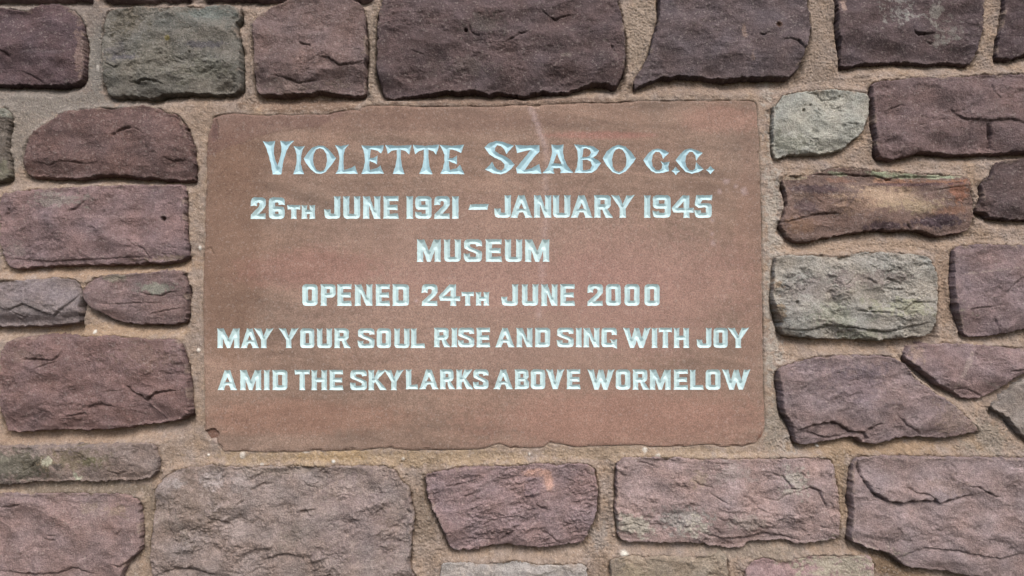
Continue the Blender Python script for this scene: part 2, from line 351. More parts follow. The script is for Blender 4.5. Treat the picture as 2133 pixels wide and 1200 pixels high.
crack(E, [(150,1050),(240,1050),(340,1055),(375,1030),(400,990)], 6, 2, 6, 20)
crack(E, [(230,1110),(300,1080),(370,1065)], 4, 1.5, 2)
crack(G, [(760,60),(800,100),(850,125),(880,155),(900,130),(950,105),(1010,95),(1060,92)], 10, 2.2, 8, 26)
crack(G, [(530,225),(540,190),(590,172),(650,178),(700,190)], 5, 2.5, 7, 24)
crack(G, [(400,250),(460,240),(530,225)], 7, 1.8, 2)
crack(G, [(640,110),(660,95),(720,95)], 3, 1.5, 2)
crack(G, [(0,790),(60,790),(130,770)], 6, 1.8, 3)
crack(G, [(270,978),(340,985)], 6, 1.8, 1); crack(G, [(290,960),(335,955)], 5, 1.4, 1)
crack(G, [(690,955),(720,930),(740,905)], 4, 2, 3)
crack(G, [(660,1125),(720,1145),(760,1110)], 4, 2, 3)
crack(G, [(0,1160),(200,1180),(380,1170),(440,1145),(560,1190)], 4, 3, 6, 25)
crack(G, [(150,570),(200,545),(240,500)], 5, 2.5, 3)
crack(G, [(640,570),(700,590),(760,575)], 4, 2, 3)
crack(I_, [(100,1190),(150,1160),(250,1150),(340,1160),(440,1190)], 9, 4, 12, 26)
crack(I_, [(740,1095),(800,1070),(870,1068),(960,1085)], 5, 4, 9, 30)
crack(I_, [(930,822),(970,803),(1000,838)], 8, 2, 3)
crack(I_, [(400,850),(460,865),(540,900)], 4, 3, 4)
crack(I_, [(640,690),(700,655),(770,650)], 5, 3, 3)
crack(I_, [(950,630),(980,660),(1040,670)], 4, 2, 2)
crack(I_, [(560,770),(620,740)], 5, 2, 2)
crack(I_, [(1560,800),(1600,830)], 6, 2.5, 2)
crack(I_, [(150,700),(160,900),(220,1040)], 2, 3, 4, 35)
crack(J, [(640,985),(670,950),(720,915),(700,880)], 7, 2.5, 4)
crack(J, [(900,930),(940,960),(970,990)], 7, 2.2, 3)
crack(J, [(310,660),(370,655),(430,640)], 5, 2, 2)
crack(J, [(410,770),(430,720),(500,690)], 4, 2.5, 3)
crack(J, [(840,760),(880,790),(920,800)], 5, 3, 3)
crack(J, [(1130,560),(1160,590)], 6, 3, 2)
crack(K, [(1055,590),(1110,605),(1140,640),(1160,675),(1210,680)], 7, 2, 4)
crack(K, [(980,728),(1080,747),(1130,710),(1210,690)], 4, 1.6, 2)
crack(K, [(1210,685),(1270,670),(1320,690),(1350,750),(1375,805)], 9, 2.6, 5, 20)
crack(K, [(570,615),(620,655),(700,675)], 5, 1.8, 2)
crack(K, [(680,700),(740,745),(800,765)], 4, 1.6, 2)
crack(K, [(640,940),(760,975),(900,970),(1010,940),(1120,960),(1240,990)], 6, 3, 9, 24)
crack(K, [(150,900),(220,880),(300,905)], 5, 3, 3)
crack(K, [(1330,900),(1385,910)], 6, 3, 3)
crack(K, [(240,520),(300,530),(350,545)], 4, 1.5, 2)
crack(H, [(600,500),(622,600),(680,690),(760,742),(860,765),(960,748),(1040,742),(1080,757),(1180,728),(1275,708)], 13, 2.8, 12, 45)
crack(H, [(1250,660),(1310,660),(1350,690),(1420,722),(1450,720)], 7, 2, 4)
crack(H, [(905,640),(900,670),(950,700),(1010,705),(1060,742)], 5, 1.8, 3)
crack(H, [(790,790),(850,775),(910,780)], 4, 1.5, 1)
crack(H, [(810,880),(850,930)], 4, 1.5, 2)
crack(H, [(830,1080),(1000,1020),(1200,1040),(1450,1090),(1600,1060)], 3, 4, 7, 35)
crack(H, [(240,330),(340,300),(410,288),(440,283),(500,295),(560,340),(640,345),(700,305),(745,285)], 11, 2.6, 10, 26)
crack(H, [(290,335),(400,370),(450,375),(560,355)], 5, 2, 5, 16)
crack(H, [(830,230),(900,300),(1000,360)], 3, 3, 4, 24)
crack(H, [(640,345),(660,380),(640,400)], 8, 3, 0)
crack(H, [(1160,95),(1250,80),(1360,130)], 3, 2, 3)
crack(F_, [(745,595),(780,575),(830,590),(870,605)], 7, 2.4, 3); crack(F_, [(820,640),(880,638)], 8, 2.6, 2)
crack(F_, [(650,570),(680,590),(710,610)], 6, 2.4, 2)
crack(F_, [(870,800),(885,750),(935,712),(1000,715),(1075,705)], 6, 2, 4, 20)
crack(F_, [(150,870),(300,880),(450,850),(600,865),(780,890),(950,850),(1050,830)], 5, 3, 10, 24)
crack(F_, [(560,750),(620,765),(690,770),(850,780)], 5, 2.5, 3)
crack(F_, [(600,540),(540,610),(500,620)][::-1], 4, 2, 2)
crack(F_, [(1260,760),(1320,745),(1390,740)], 5, 1.8, 3)
crack(F_, [(1410,810),(1430,860),(1445,895)], 5, 2, 2)
crack(F_, [(1440,690),(1600,540)], 3, 4, 4, 30)
crack(F_, [(130,240),(200,235),(260,215),(370,190),(520,185)], 6, 2, 4, 16)
crack(F_, [(895,240),(915,270),(935,300)], 7, 2, 2)
crack(F_, [(960,290),(1040,315),(1110,325)], 6, 2, 5, 14)
crack(F_, [(1020,55),(1150,35),(1260,25)], 3, 1.6, 2)
crack(DD, [(150,1048),(350,1042),(540,1038),(620,1048),(720,1050),(780,1075),(850,1055),(1050,1058),(1150,1050)], 8, 2, 2, 12)
crack(F_, [(1120,1190),(1300,1000)], 0, 2, 0)
crack(F_, [(1500,1120),(1560,1118),(1600,1105)], 5, 2, 4)
HOLES = [(340.5,455.5,4.6,22), (971,66,3.6,16), (658,632,0,0), (1657,631,3.8,9), (1619,55,4.5,6), (1674,230,3,8), (1705,230,3,6), (1688,219,2.2,6), (1750,200,2,6), (397,110,2.5,7), (1810,644,4,6)]

# ---- stains, lichen and areas of other tone on the stones and mortar: x, y, rx, ry, colour, strength, breakup, angle
PATCH = [
 (420,42,90,24,(102,106,102),.4,.8,0),(440,30,60,14,(112,122,118),.6,.6,0),(300,130,80,45,(112,110,98),.35,1,0),(430,150,60,28,(120,119,104),.4,1,0),
 (260,50,40,25,(100,92,76),.5,1,0),(430,95,45,8,(84,82,90),.7,.6,0),(265,122,30,8,(86,84,98),.6,.6,0),(352,82,7,6,(128,116,52),.9,.3,0),(250,110,26,22,(88,84,88),.6,1,0),
 (170,110,10,40,(150,125,115),.55,1.2,0),(90,112,40,3,(120,105,110),.5,1,0),
 (620,180,70,14,(128,112,100),.35,1.2,0),(560,170,40,20,(84,70,70),.5,1,0),
 (1870,25,22,18,(150,150,145),.5,2.4,0),(1900,35,18,8,(150,150,145),.5,1.5,0),(1945,30,10,16,(150,148,140),.5,1.5,.5),(1980,70,14,22,(150,148,140),.35,1.8,0),(1970,85,20,8,(150,148,140),.3,1.8,0),
 (1755,12,7,14,(165,140,128),.8,.6,0),(1548,70,5,14,(150,125,112),.6,1,0),(1565,118,4,16,(150,125,112),.4,1,0),(1619,55,9,7,(96,66,48),.8,.5,0),
 (1010,55,40,20,(98,92,86),.4,1.2,0),(970,140,50,14,(110,98,94),.4,1.5,0),(1180,118,16,7,(130,120,112),.5,1,0),
 (15,235,18,12,(142,145,132),.7,1,0),(10,355,20,25,(120,118,96),.6,1,0),
 (126,418,40,14,(140,134,126),.6,1.2,0),(230,452,62,2.5,(165,140,140),.45,.8,0),(340,540,55,6,(150,132,105),.4,1,-.05),(30,520,20,16,(150,138,132),.4,1,0),
 (328,600,42,13,(132,134,122),.85,.6,.04),(243,578,26,9,(132,130,112),.6,.7,-.1),
 (50,640,75,20,(128,118,116),.4,.8,.2),(70,610,90,18,(140,128,136),.3,.8,0),
 (60,740,45,14,(140,118,108),.4,1,.15),(310,740,60,25,(128,104,92),.4,1,0),
 (50,968,85,32,(102,98,86),.95,.5,0),(90,965,36,20,(84,78,64),.7,1,0),(135,960,35,25,(140,120,96),.5,1.2,0),(180,960,50,22,(120,110,88),.5,1.2,0),(108,958,9,10,(176,174,150),.9,.8,0),(162,992,9,11,(170,172,150),.9,.8,0),(190,960,18,8,(98,98,58),.6,1.2,0),(125,972,12,8,(80,72,70),.8,.8,0),(20,955,12,6,(150,145,128),.5,1,0),(128,988,8,9,(165,150,140),.7,.8,0),
 (210,1060,35,14,(145,128,125),.5,1.2,.2),(245,1060,22,12,(150,128,105),.5,1.2,0),(180,1055,16,10,(142,124,108),.5,1,0),
 (750,1080,95,75,(150,130,132),.35,1,0),(400,1050,70,60,(128,112,100),.5,1,0),(372,1006,16,10,(172,162,160),.7,.8,0),(445,1000,30,16,(172,160,158),.7,.8,0),(500,1000,22,20,(158,148,146),.4,1.2,.5),(360,1005,16,10,(170,158,156),.5,1.2,0),(620,1110,40,20,(142,132,122),.35,1.2,-.4),(380,1090,40,6,(150,140,132),.4,1.2,1.2),(560,980,80,10,(155,140,128),.4,1,0),
 (1119,984,30,9,(188,146,130),1,.25,-.05),(1142,1000,11,20,(188,146,130),1,.25,-.15),(1115,1008,18,24,(122,106,118),.4,.8,0),
 (1520,985,30,18,(168,155,150),.5,1.2,0),(1455,992,12,22,(162,144,118),.4,1.2,0),(1655,1000,24,26,(168,162,152),.75,1,0),(1640,1025,35,8,(165,155,145),.5,1.2,-.3),(1425,1085,55,28,(150,147,143),.75,.8,0),(1445,1095,26,18,(182,174,160),.7,1,0),(1320,1092,40,18,(176,170,156),.8,1.0,.2),(1560,1085,50,12,(165,158,148),.35,1.4,0),
 (1755,1175,80,34,(170,162,142),.85,1.2,0),(1310,1190,60,20,(160,148,122),.5,1.2,0),(1275,1180,20,18,(120,108,100),.6,1,0),(1075,1180,100,30,(165,160,158),.4,1.2,0),
 (1610,960,0.1,0.1,(0,0,0),0,1,0),(1960,1010,40,16,(150,126,116),.4,1,0),(1990,870,45,30,(150,128,112),.45,1,.5),
 (1690,270,45,35,(168,170,158),.35,1.5,0),(1640,300,30,20,(128,130,112),.5,1.2,0),(1720,300,60,10,(132,132,120),.4,1.2,.2),
 (1870,640,90,14,(160,162,128),.45,1.2,.05),(1730,655,60,22,(152,158,138),.45,1.2,.1),(1700,600,50,25,(138,124,124),.4,1,0),(1800,580,80,15,(140,122,120),.45,1,0),(1650,620,26,40,(120,112,110),.4,1,0),(1617,590,9,12,(160,132,100),.6,1,0),(1620,655,8,22,(140,115,80),.6,1,0),(1800,700,50,12,(120,124,100),.5,1,0),
 (1840,408,95,26,(168,142,118),1,.6,.05),(1790,425,40,22,(150,120,100),.6,.8,0),(1900,430,60,18,(158,138,110),.7,.9,0),(1880,381,58,8,(152,108,82),.8,.7,.03),(1965,383,55,7,(152,108,82),.8,.7,0),(1995,400,22,20,(150,98,74),.7,.7,-.2),(1745,376,34,6,(150,110,92),.6,.8,.1),(1665,470,38,16,(128,98,78),.8,.8,-.1),(1740,465,60,10,(118,92,82),.6,.8,0),(1700,395,70,9,(80,64,70),.8,.6,0),(1980,440,40,10,(140,100,78),.7,.7,-.1),(1665,410,18,12,(132,110,98),.6,1,0),(1950,462,60,12,(76,62,74),.8,.7,-.05),(1840,472,50,8,(80,64,74),.7,.7,0),(1680,430,28,18,(80,64,70),.6,.8,0),(1900,385,110,4,(84,68,80),.7,.6,.0),(1920,402,20,14,(98,78,78),.5,1,0),
 (1865,365,58,7,(150,158,128),1,.5,.06),(1950,369,45,5,(158,166,138),1,.5,0),(1740,362,22,4,(142,148,120),.8,.7,.1),(1660,371,28,4,(190,170,145),.9,.6,0),
 (2010,760,5,46,(165,148,140),.55,.8,.45),(2060,565,75,2,(165,148,140),.5,1,-.12),(1910,735,16,14,(158,134,118),.6,1,.3),(2110,800,30,4,(170,160,150),.5,.8,-.6),(2085,810,30,3,(160,150,140),.4,.8,.4),
 (1690,760,70,16,(112,98,106),.35,1,0),(1780,800,60,40,(120,104,114),.35,1,0),(1800,770,40,14,(112,100,110),.4,1,0),
 (2060,240,40,25,(120,102,102),.4,1,0),(2090,110,20,30,(76,60,64),.4,1,0),
]
MPATCH = [
 (120,100,300,170,(132,120,112),1.0,.5,0),(-60,260,240,110,(138,128,118),.9,.5,0),(360,-10,320,26,(120,106,98),.8,.6,0),(200,130,22,90,(126,122,116),.9,.4,0),(110,215,170,30,(134,126,118),.9,.6,0),
 (400,250,70,40,(146,124,106),.8,.7,0),(640,215,140,22,(128,100,80),.8,.5,0),(1050,210,260,14,(126,100,84),.7,.5,0),(1450,185,140,18,(142,120,104),.7,.5,0),(519,120,14,90,(150,132,118),.8,.5,0),  # includes darker brown bands in the joints under the upper stones
 (775,110,24,100,(146,130,116),.8,.5,0),(1335,70,45,100,(160,142,124),.7,.6,0),(1700,90,40,130,(148,130,116),.7,.6,0),
 (1612,560,20,330,(176,166,154),.8,1.2,0),(1620,880,24,90,(150,138,124),.8,.8,.2),(1650,930,35,22,(164,154,146),.8,.8,0),
 (250,560,300,18,(170,138,108),.7,.7,-.05),(230,690,160,16,(168,138,106),.8,.6,0),(120,910,260,16,(164,136,112),.8,.6,0),(200,1020,180,14,(120,106,90),.8,.5,0),
 (800,955,360,18,(172,146,112),.8,.8,0),(700,950,80,12,(178,146,96),.6,.8,0),(1300,945,300,14,(168,144,116),.7,.8,0),(890,1060,32,100,(134,116,100),.9,.5,.2),(310,1090,22,90,(140,122,102),.8,.6,0),
 (1800,930,180,20,(158,130,98),.8,.7,0),(1745,1000,22,100,(150,126,98),.8,.6,0),(2050,910,60,40,(150,138,124),.8,.7,.3),(1985,880,90,14,(166,138,108),.7,.7,.7),
 (1965,600,22,110,(160,134,112),.8,.7,0),(1800,515,220,14,(164,138,114),.7,.7,-.03),(1560,1150,120,18,(140,126,112),.8,.6,0),(1860,1180,90,22,(128,104,78),.9,.5,.3),(300,950,60,40,(158,136,118),.8,.8,.4),(1250,1120,26,26,(160,148,140),.7,1,0),(75,1085,0.1,0.1,(0,0,0),0,0,0),
 (1370,950,6,7,(215,208,196),.75,.5,0),(1344,938,5,6,(220,214,204),.8,.5,0),(1301,1153,9,7,(220,216,204),1,.4,0),(1103,946,3,4,(218,212,202),.8,.5,0),(840,956,4,4,(215,208,196),.7,.5,0),(546,968,4,4,(218,210,200),.75,.5,0),(413,730,3.5,4.5,(220,214,204),.8,.5,0),(199,691,4.5,4,(225,220,210),1,.3,0),(695,961,4,3.5,(230,226,218),1,.3,0),(637,940,10,4,(205,196,186),.8,.8,0),(505,948,6,6,(215,205,192),.9,.6,0),(433,948,3,3,(225,220,210),1,.3,0),(1708,930,3,3,(230,225,215),1,.3,0),(202,140,4,8,(190,184,178),.7,.8,0),(416,516,3,5,(220,215,205),.9,.4,0),(450,919,7,7,(170,148,138),.9,.4,0),
]
def wallpatches(P, ds=.80):
    out = []
    for (x, y, rx, ry, c, s, b, an) in P:
        w = to_wall([(x, y)], 16)[0]; out.append((w[0], w[1], rx, ry, desat(srgb(c), ds), s, b, an))
    return out
WP = wallpatches(PATCH); WM = wallpatches(MPATCH, .74)
def paint(colr, X, Y, P, n1, n2, m=None):
    for (cx, cy, rx, ry, c, s, b, an) in P:
        if cx + rx * 2.5 + 5 < X.min() or cx - rx * 2.5 - 5 > X.max() or cy - (ry + rx * abs(math.sin(an))) * 2.5 > Y.max() or cy + (ry + rx * abs(math.sin(an))) * 2.5 < Y.min(): continue
        ca, sa = math.cos(an), math.sin(an)
        dx = (X - cx); dy = (Y - cy)
        u = (dx * ca + dy * sa) / rx; v = (-dx * sa + dy * ca) / ry
        r = np.sqrt(u * u + v * v) + b * (n1 * .8 + n2 * 1.1)
        k = (s * (1 - sstep(.55, 1.2, r)))[..., None]
        colr[...] = colr * (1 - k) + c * k

# ------------------------------------------------------------------ build the wall
GS = 1.5                                        # grid spacing, about one pixel of the render
UX0, UX1, UY0, UY1 = -1390.0, 1390.0, -790.0, 850.0
NX = int((UX1 - UX0) / GS) + 1; NY = int((UY1 - UY0) / GS) + 1
gx = UX0 + np.arange(NX) * GS; gy = UY0 + np.arange(NY) * GS
near = np.full((NY, NX), -60.0)                 # signed distance to the nearest stone (positive inside one)
below = np.zeros((NY, NX))                      # how far the joint is raked out here

wall = bpy.data.objects.new('stone_wall', None); COL.objects.link(wall)
wall.location = (0, 0, Z0); wall.empty_display_size = 0.1
wall['label'] = 'rubble wall of dark red and grey sandstone blocks in tan mortar around the plaque'
wall['category'] = 'wall'

CRW = [(to_wall(p, 18), d, w, s, rch) for p, d, w, s, rch in CR]
HW = [(to_wall([(x, y)], 20)[0], r, d) for x, y, r, d in HOLES if r > 0]
def apply_cracks(X, Y, Z, k=1.0):
    x0, x1, y0, y1 = X.min(), X.max(), Y.min(), Y.max()
    wv = np.clip(.85 + .9 * fbm(X, Y, 14, 2, 97), .35, 1.6)
    wob = fbm(X, Y, 9, 2, 90) * 1.8; wob2 = fbm(X, Y, 9, 2, 95) * 1.8
    for P, dep, w, step, reach in CRW:
        m = P.mean(0)
        if not (x0 < m[0] < x1 and y0 < m[1] < y1): continue
        L = np.r_[0, np.cumsum(np.linalg.norm(np.diff(P, axis=0), axis=1))]
        best = np.full(X.shape, 1e9); side = np.zeros(X.shape); ss = np.zeros(X.shape)
        for i in range(len(P) - 1):
            a = P[i]; d = P[i + 1] - a; l2 = d @ d
            qx = X + wob - a[0]; qy = Y + wob2 - a[1]
            t = np.clip((qx * d[0] + qy * d[1]) / l2, 0, 1)
            dd = np.hypot(qx - t * d[0], qy - t * d[1])
            u = dd < best
            best = np.where(u, dd, best); side = np.where(u, -(d[0] * qy - d[1] * qx), side)
            ss = np.where(u, (L[i] + t * math.sqrt(l2)) / L[-1], ss)
        wt = np.sqrt(np.clip(np.sin(np.pi * np.clip(ss, 0, 1)), 0, 1))
        Z -= k * dep * 0.8 * wt * np.exp(-(best / (w * wv)) ** 2) * np.clip(wv, .5, 1.3)
        up = side > 0
        Z += k * step * 0.55 * wt * np.where(up, np.exp(-best / reach), -0.55 * np.exp(-best / (reach * .7)))
    for (c, r, d) in HW:
        if x0 < c[0] < x1 and y0 < c[1] < y1:
            q = np.hypot(X - c[0], Y - c[1]); Z -= d * (1 - sstep(r * .7, r * 1.25, q))

def build_stone(s, i):
    P = to_wall(s['p'], s['h'] * 0.62)
    P = chaikin(P, 1)
    inframe = i < NFRAME
    x0, y0 = P.min(0) - 30; x1, y1 = P.max(0) + 30
    ix0 = max(0, int((x0 - UX0) / GS)); ix1 = min(NX - 1, int((x1 - UX0) / GS))
    iy0 = max(0, int((y0 - UY0) / GS)); iy1 = min(NY - 1, int((y1 - UY0) / GS))
    X, Y = np.meshgrid(gx[ix0:ix1], gy[iy0:iy1])
    sd0 = sdf(X, Y, P)
    sd = sd0 + fbm(X, Y, 26, 3, 11 + i) * 3.0 + fbm(X, Y, 10, 3, 30 + i, .75) * 4.2
    win = (slice(iy0, iy1), slice(ix0, ix1))
    near[win] = np.maximum(near[win], sd)
    # rake the joint out just under the stone
    acc = 0
    big_u = s['under'] > 1.15
    for off, wt_ in (((8, .25), (15, .25), (22, .25), (30, .25)) if big_u else ((5, .34), (10, .33), (17, .33))):
        k = int(off / GS); sh = np.full(sd.shape, -60.0); sh[k:] = sd[:-k]; acc = acc + wt_ * sstep(-9, 5, sh)
    below[win] = np.maximum(below[win], s['under'] * acc)
    # relief
    ca, sa = math.cos(math.radians(s['ang'])), math.sin(math.radians(s['ang']))
    U = (X * ca + Y * sa) / s['aniso']; V = (-X * sa + Y * ca)
    rg = max(.3, (s['rough'] - .15) * (.72 if s['rough'] < 1.25 else 1.0)); sdw = 40 + i * 4
    big = fbm(X, Y, 105, 2, sdw) * 13
    mid = fbm(U, V, 44, 3, sdw + 1, .45) * 3.0 * rg
    patchy = sstep(-.12, .22, fbm(X, Y, 70, 2, sdw + 5))
    wx, wy = fbm(X, Y, 16, 2, sdw + 13) * 6, fbm(X, Y, 16, 2, sdw + 14) * 6
    q = fbm(U + wx * .5, V + wy, 48, 3, sdw + 2, .5) * 5.5           # thin spalled layers
    fl = np.floor(q); terr = (fl + sstep(0.80, 1.0, q - fl)) * 1.4 * rg
    q2 = fbm(U + wx, V + wy * .5, 17, 2, sdw + 3, .5) * 3.2; fl = np.floor(q2)
    terr2 = (fl + sstep(0.74, 1.0, q2 - fl)) * 1.1 * rg
    crease = -np.abs(perlin(U / 62 + wx * .01, V / 62, sdw + 18)) * 7 - np.abs(perlin(U / 27, V / 27 + wy * .01, sdw + 19)) * 1.8
    fine = (fbm(U * 1.3, V, 4.2, 3, sdw + 4, .8) * 1.7 + fbm(X, Y, 9, 2, sdw + 15) * 1.1) * rg
    H = 13 + s['h'] * 0.42
    gr_ = RNG.rand(*X.shape) - .5; gr_ = gr_ + .6 * np.roll(gr_, 1, 1) + .4 * np.roll(gr_, (1, -1), (0, 1))
    gl = (.35 + .9 * sstep(.75, 1.6, rg)) * (.55 + .6 * patchy)
    fine = fine * (.35 + .7 * patchy) + gr_ * .85 * gl
    gy_ = -np.gradient(sd0, axis=0) / GS; bott = sstep(.25, .8, gy_)
    r_ = (1 - .5 * bott) * s['r'] * .72 * np.clip(.75 + 1.5 * fbm(X, Y, 45, 2, sdw + 17), .28, 1.7)
    # hackly broken rim, sharper above than below
    sm = sd + .28 * r_
    pt = np.clip(sm / r_, 0, 1); prof = H * (1 - (1 - pt) ** 2.6) + np.minimum(sm, 0) * 4.0
    e = sstep(-2, 9, sd)
    ymin, ymax = P[:, 1].min(), P[:, 1].max(); tt = np.clip((Y - ymin) / (ymax - ymin), 0, 1)
    Z = prof + (big + crease + mid * (.5 + .5 * patchy) + terr * (.35 + .65 * patchy)) * (0.45 + 0.55 * e) + (terr2 * patchy + fine)
    # lower edge rolls back under
    Z += -s['under'] * 8.5 * sstep(0.66, 1.0, tt + .08 * fbm(X, Y, 60, 2, sdw + 16)) + 4.5 * np.sin(np.pi * tt) * s['under']
    if inframe: apply_cracks(X, Y, Z)
    # colour
    base = desat(srgb(s['c']), .78) * np.array([1.12, 1.115, 1.075]) * (1 + .10 * sstep(500, 1050, s['p'][:, 1].mean()))  # lower stones lifted: part of the wall's light falloff is in the colour
    n1 = fbm(X, Y, 42, 3, sdw + 6); n2 = fbm(X, Y, 10, 3, sdw + 7, .6); n3 = fbm(U, V * 1.6, 26, 4, sdw + 8, .6)
    colr = np.ones(X.shape + (3,)) * base
    colr *= (1 + .20 * n1 + .20 * n2 + .20 * n3 + .26 * gl * gr_)[..., None]
    hue = fbm(X, Y, 60, 2, sdw + 9)
    colr *= np.stack([1 + .07 * hue, 1 - .01 * hue, 1 - .08 * hue], -1)
    # pale mineral bloom in small ragged flecks
    pf = sstep(.28, .52, fbm(U, V, 6, 3, sdw + 10, .7)) * sstep(-.1, .35, n1 + n3 * .5)
    pf = (pf * .30)[..., None]; colr[...] = colr * (1 - pf) + pf * np.clip(base * 2.0 + .05, 0, .6)
    if inframe: paint(colr, X, Y, WP, n1 * 1.2, n2 * 1.3)
    sm_ = sstep(.05, .35, fbm(X, Y, 24, 3, sdw + 20, .6)) * (1 - sstep(1, 10, sd + 4 * n2)) * (1 - .8 * bott)
    sm_ = (.6 * sm_)[..., None]; colr = colr * (1 - sm_) + sm_ * srgb((150, 134, 122))
    colr = np.clip(colr, .01, .85)
    keep = sd > -7
    step = 1 if inframe else 3
    X, Y, Z, keep, colr = X[::step, ::step], Y[::step, ::step], Z[::step, ::step], keep[::step, ::step], colr[::step, ::step]
    ny, nx = X.shape
    F = grid_faces(keep, ny, nx)
    co = np.stack([X.ravel(), Y.ravel(), Z.ravel()], 1)
    co, F, cl = compact(co, F, colr.reshape(-1, 3))
    co2, Q, vv = skirt(F, co, -150)
    cl2 = np.vstack([cl, cl[vv]])
    ob = make_mesh('stone', co2, [F, Q], M_STONE, wall, cl2, smooth=True)
    if s['label']: ob['label'] = s['label']
    return ob
for i, s in enumerate(ST): build_stone(s, i)

# mortar: one pointed bed filling every joint
X, Y = np.meshgrid(gx, gy)
ps = np.full((NY, NX), -60.0)
mb = (X > PL[:, 0].min() - 60) & (X < PL[:, 0].max() + 60) & (Y > PL[:, 1].min() - 60) & (Y < PL[:, 1].max() + 60)
ps[mb] = sdf(X[mb], Y[mb], PL)
pd = -ps                                                     # distance outside the plaque
md = -near
smo = sstep(-900, -350, X) * .6 + .4                        # the old grey pointing at upper left is smoother
Z = 13.5 + fbm(X, Y, 70, 2, 200) * 3.5 + (fbm(X, Y, 20, 3, 201) * 2.2 + fbm(X, Y, 5, 3, 202, .7) * 1.5) * smo
gr = fbm(X, Y, 3.8, 1, 203); Z += (sstep(.25, .5, gr) * 1.0 - sstep(.38, .6, -gr) * 2.0) * smo
Z += 7.0 * (1 - sstep(0, 13, md)) * (.55 + .9 * sstep(-.3, .3, fbm(X, Y, 50, 2, 209))) * (1 - np.clip(below, 0, 1)) - 1.2 * sstep(8, 24, md)
rk = below * sstep(-3, 3, pd - 12 - fbm(X, Y, 30, 2, 204) * 4)
Z -= rk * (20 + fbm(X, Y, 50, 2, 205) * 5)
lip = 1 - sstep(4, 34, pd)
Z = Z * (1 - lip * .8) + lip * .8 * (HP - 2.0 + fbm(X, Y, 12, 3, 206) * 2.6)
Z -= (2.2 + 3.5 * sstep(.0, .4, fbm(X, Y, 40, 2, 207))) * (1 - sstep(0.5, 3.5, pd)) * (pd > -8)             # hairline between mortar and plaque
for (x, y, rx, ry, c, s_, b, an) in WM:
    if rx < 12: Z += 3.0 * np.exp(-(((X - x) / rx) ** 2 + ((Y - y) / ry) ** 2))
base = srgb((152, 136, 124))
Z += fbm(X / 4, Y, 9, 2, 208) * .7 * smo
n1 = fbm(X, Y, 60, 3, 210); n2 = fbm(X, Y, 13, 3, 211, .6)
colr = np.ones(X.shape + (3,)) * base * (1 + .16 * n1 + .26 * n2)[..., None]
hue = fbm(X, Y, 38, 3, 212); colr *= np.stack([1 + .09 * hue, 1 + .0 * hue, 1 - .15 * hue], -1)
paint(colr, X, Y, WM, n1 * .8, n2 * .9)
pf = (sstep(.33, .5, fbm(X, Y, 4.5, 2, 213, .7)) * .35)[..., None]; colr = colr * (1 - pf) + pf * srgb((205, 190, 172))
pf = (sstep(.33, .5, fbm(X, Y, 4.0, 2, 214, .7)) * .35)[..., None]; colr = colr * (1 - pf) + pf * srgb((98, 78, 66))
mgr = RNG.rand(*X.shape) - .5; colr *= (1 + .16 * mgr)[..., None]; Z += mgr * .5 * smo
colr = np.clip(colr, .01, .85)
keep = (near < 7) & (ps < 6)
F = grid_faces(keep, NY, NX)
co = np.stack([X.ravel(), Y.ravel(), Z.ravel()], 1)
co, F, cl = compact(co, F, colr.reshape(-1, 3))
co2, Q, vv = skirt(F, co, -150)
make_mesh('mortar', co2, [F, Q], M_MORTAR, wall, np.vstack([cl, cl[vv]]), smooth=True)

# ------------------------------------------------------------------ inscription
LT = []      # (kind, contours in photo positions)
def poly(kind, org, sc, contours):
    LT.append((kind, [chaikin(np.array([(org[0] + x * sc, org[1] + y * sc) for x, y in c], float), 0) for c in contours]))
a0, sa0 = (530, 270), 480 / 2133.0
poly('letter', a0, sa0, [[(78,108),(120,113),(193,105),(183,150),(178,210),(190,270),(212,335),(235,270),(250,200),(248,150),(238,102),(290,112),(368,103),(330,140),(300,190),(270,280),(248,415),(168,415),(155,330),(135,250),(110,170)]])
poly('letter', a0, sa0, [[(362,152),(410,158),(465,152),(445,190),(432,250),(430,320),(445,375),(460,412),(357,412),(378,360),(390,300),(390,230),(380,190)]])
poly('letter', a0, sa0, [[(455,268),(490,215),(530,170),(585,148),(640,150),(690,185),(757,265),(710,330),(660,392),(620,408),(570,405),(520,365),(480,315)],[(548,230),(570,185),(605,172),(640,185),(665,225),(672,280),(662,340),(640,378),(610,388),(575,375),(550,330),(541,275)]])
poly('letter', a0, sa0, [[(745,143),(800,152),(875,138),(840,180),(825,240),(823,300),(830,374),(900,352),(932,332),(940,370),(958,408),(750,408),(775,365),(785,300),(785,240),(770,190)]])
poly('letter', a0, sa0, [[(990,147),(1090,151),(1198,145),(1190,190),(1172,220),(1140,195),(1080,183),(1070,230),(1068,265),(1100,262),(1138,240),(1135,322),(1100,303),(1065,290),(1063,330),(1070,374),(1130,356),(1168,332),(1180,370),(1200,408),(990,408),(1010,360),(1022,300),(1018,230),(1005,180)]])
poly('letter', a0, sa0, [[(1212,142),(1330,150),(1453,143),(1445,185),(1432,230),(1400,200),(1355,188),(1355,260),(1365,340),(1390,413),(1280,408),(1305,340),(1318,260),(1318,188),(1270,195),(1235,228),(1225,190)]])
poly('letter', a0, sa0, [[(1465,140),(1580,150),(1708,139),(1700,180),(1682,230),(1655,200),(1610,185),(1610,260),(1620,340),(1650,412),(1525,410),(1555,340),(1568,260),(1568,185),(1520,200),(1488,230),(1475,180)]])
poly('letter', a0, sa0, [[(1713,140),(1830,150),(1940,138),(1925,180),(1913,217),(1870,194),(1810,182),(1805,230),(1800,268),(1840,262),(1875,240),(1873,322),(1835,305),(1800,290),(1802,330),(1810,374),(1870,356),(1903,325),(1920,365),(1945,412),(1720,408),(1745,360),(1758,300),(1757,230),(1738,180)]])
b0, sb0 = (1000, 270), 500 / 2133.0
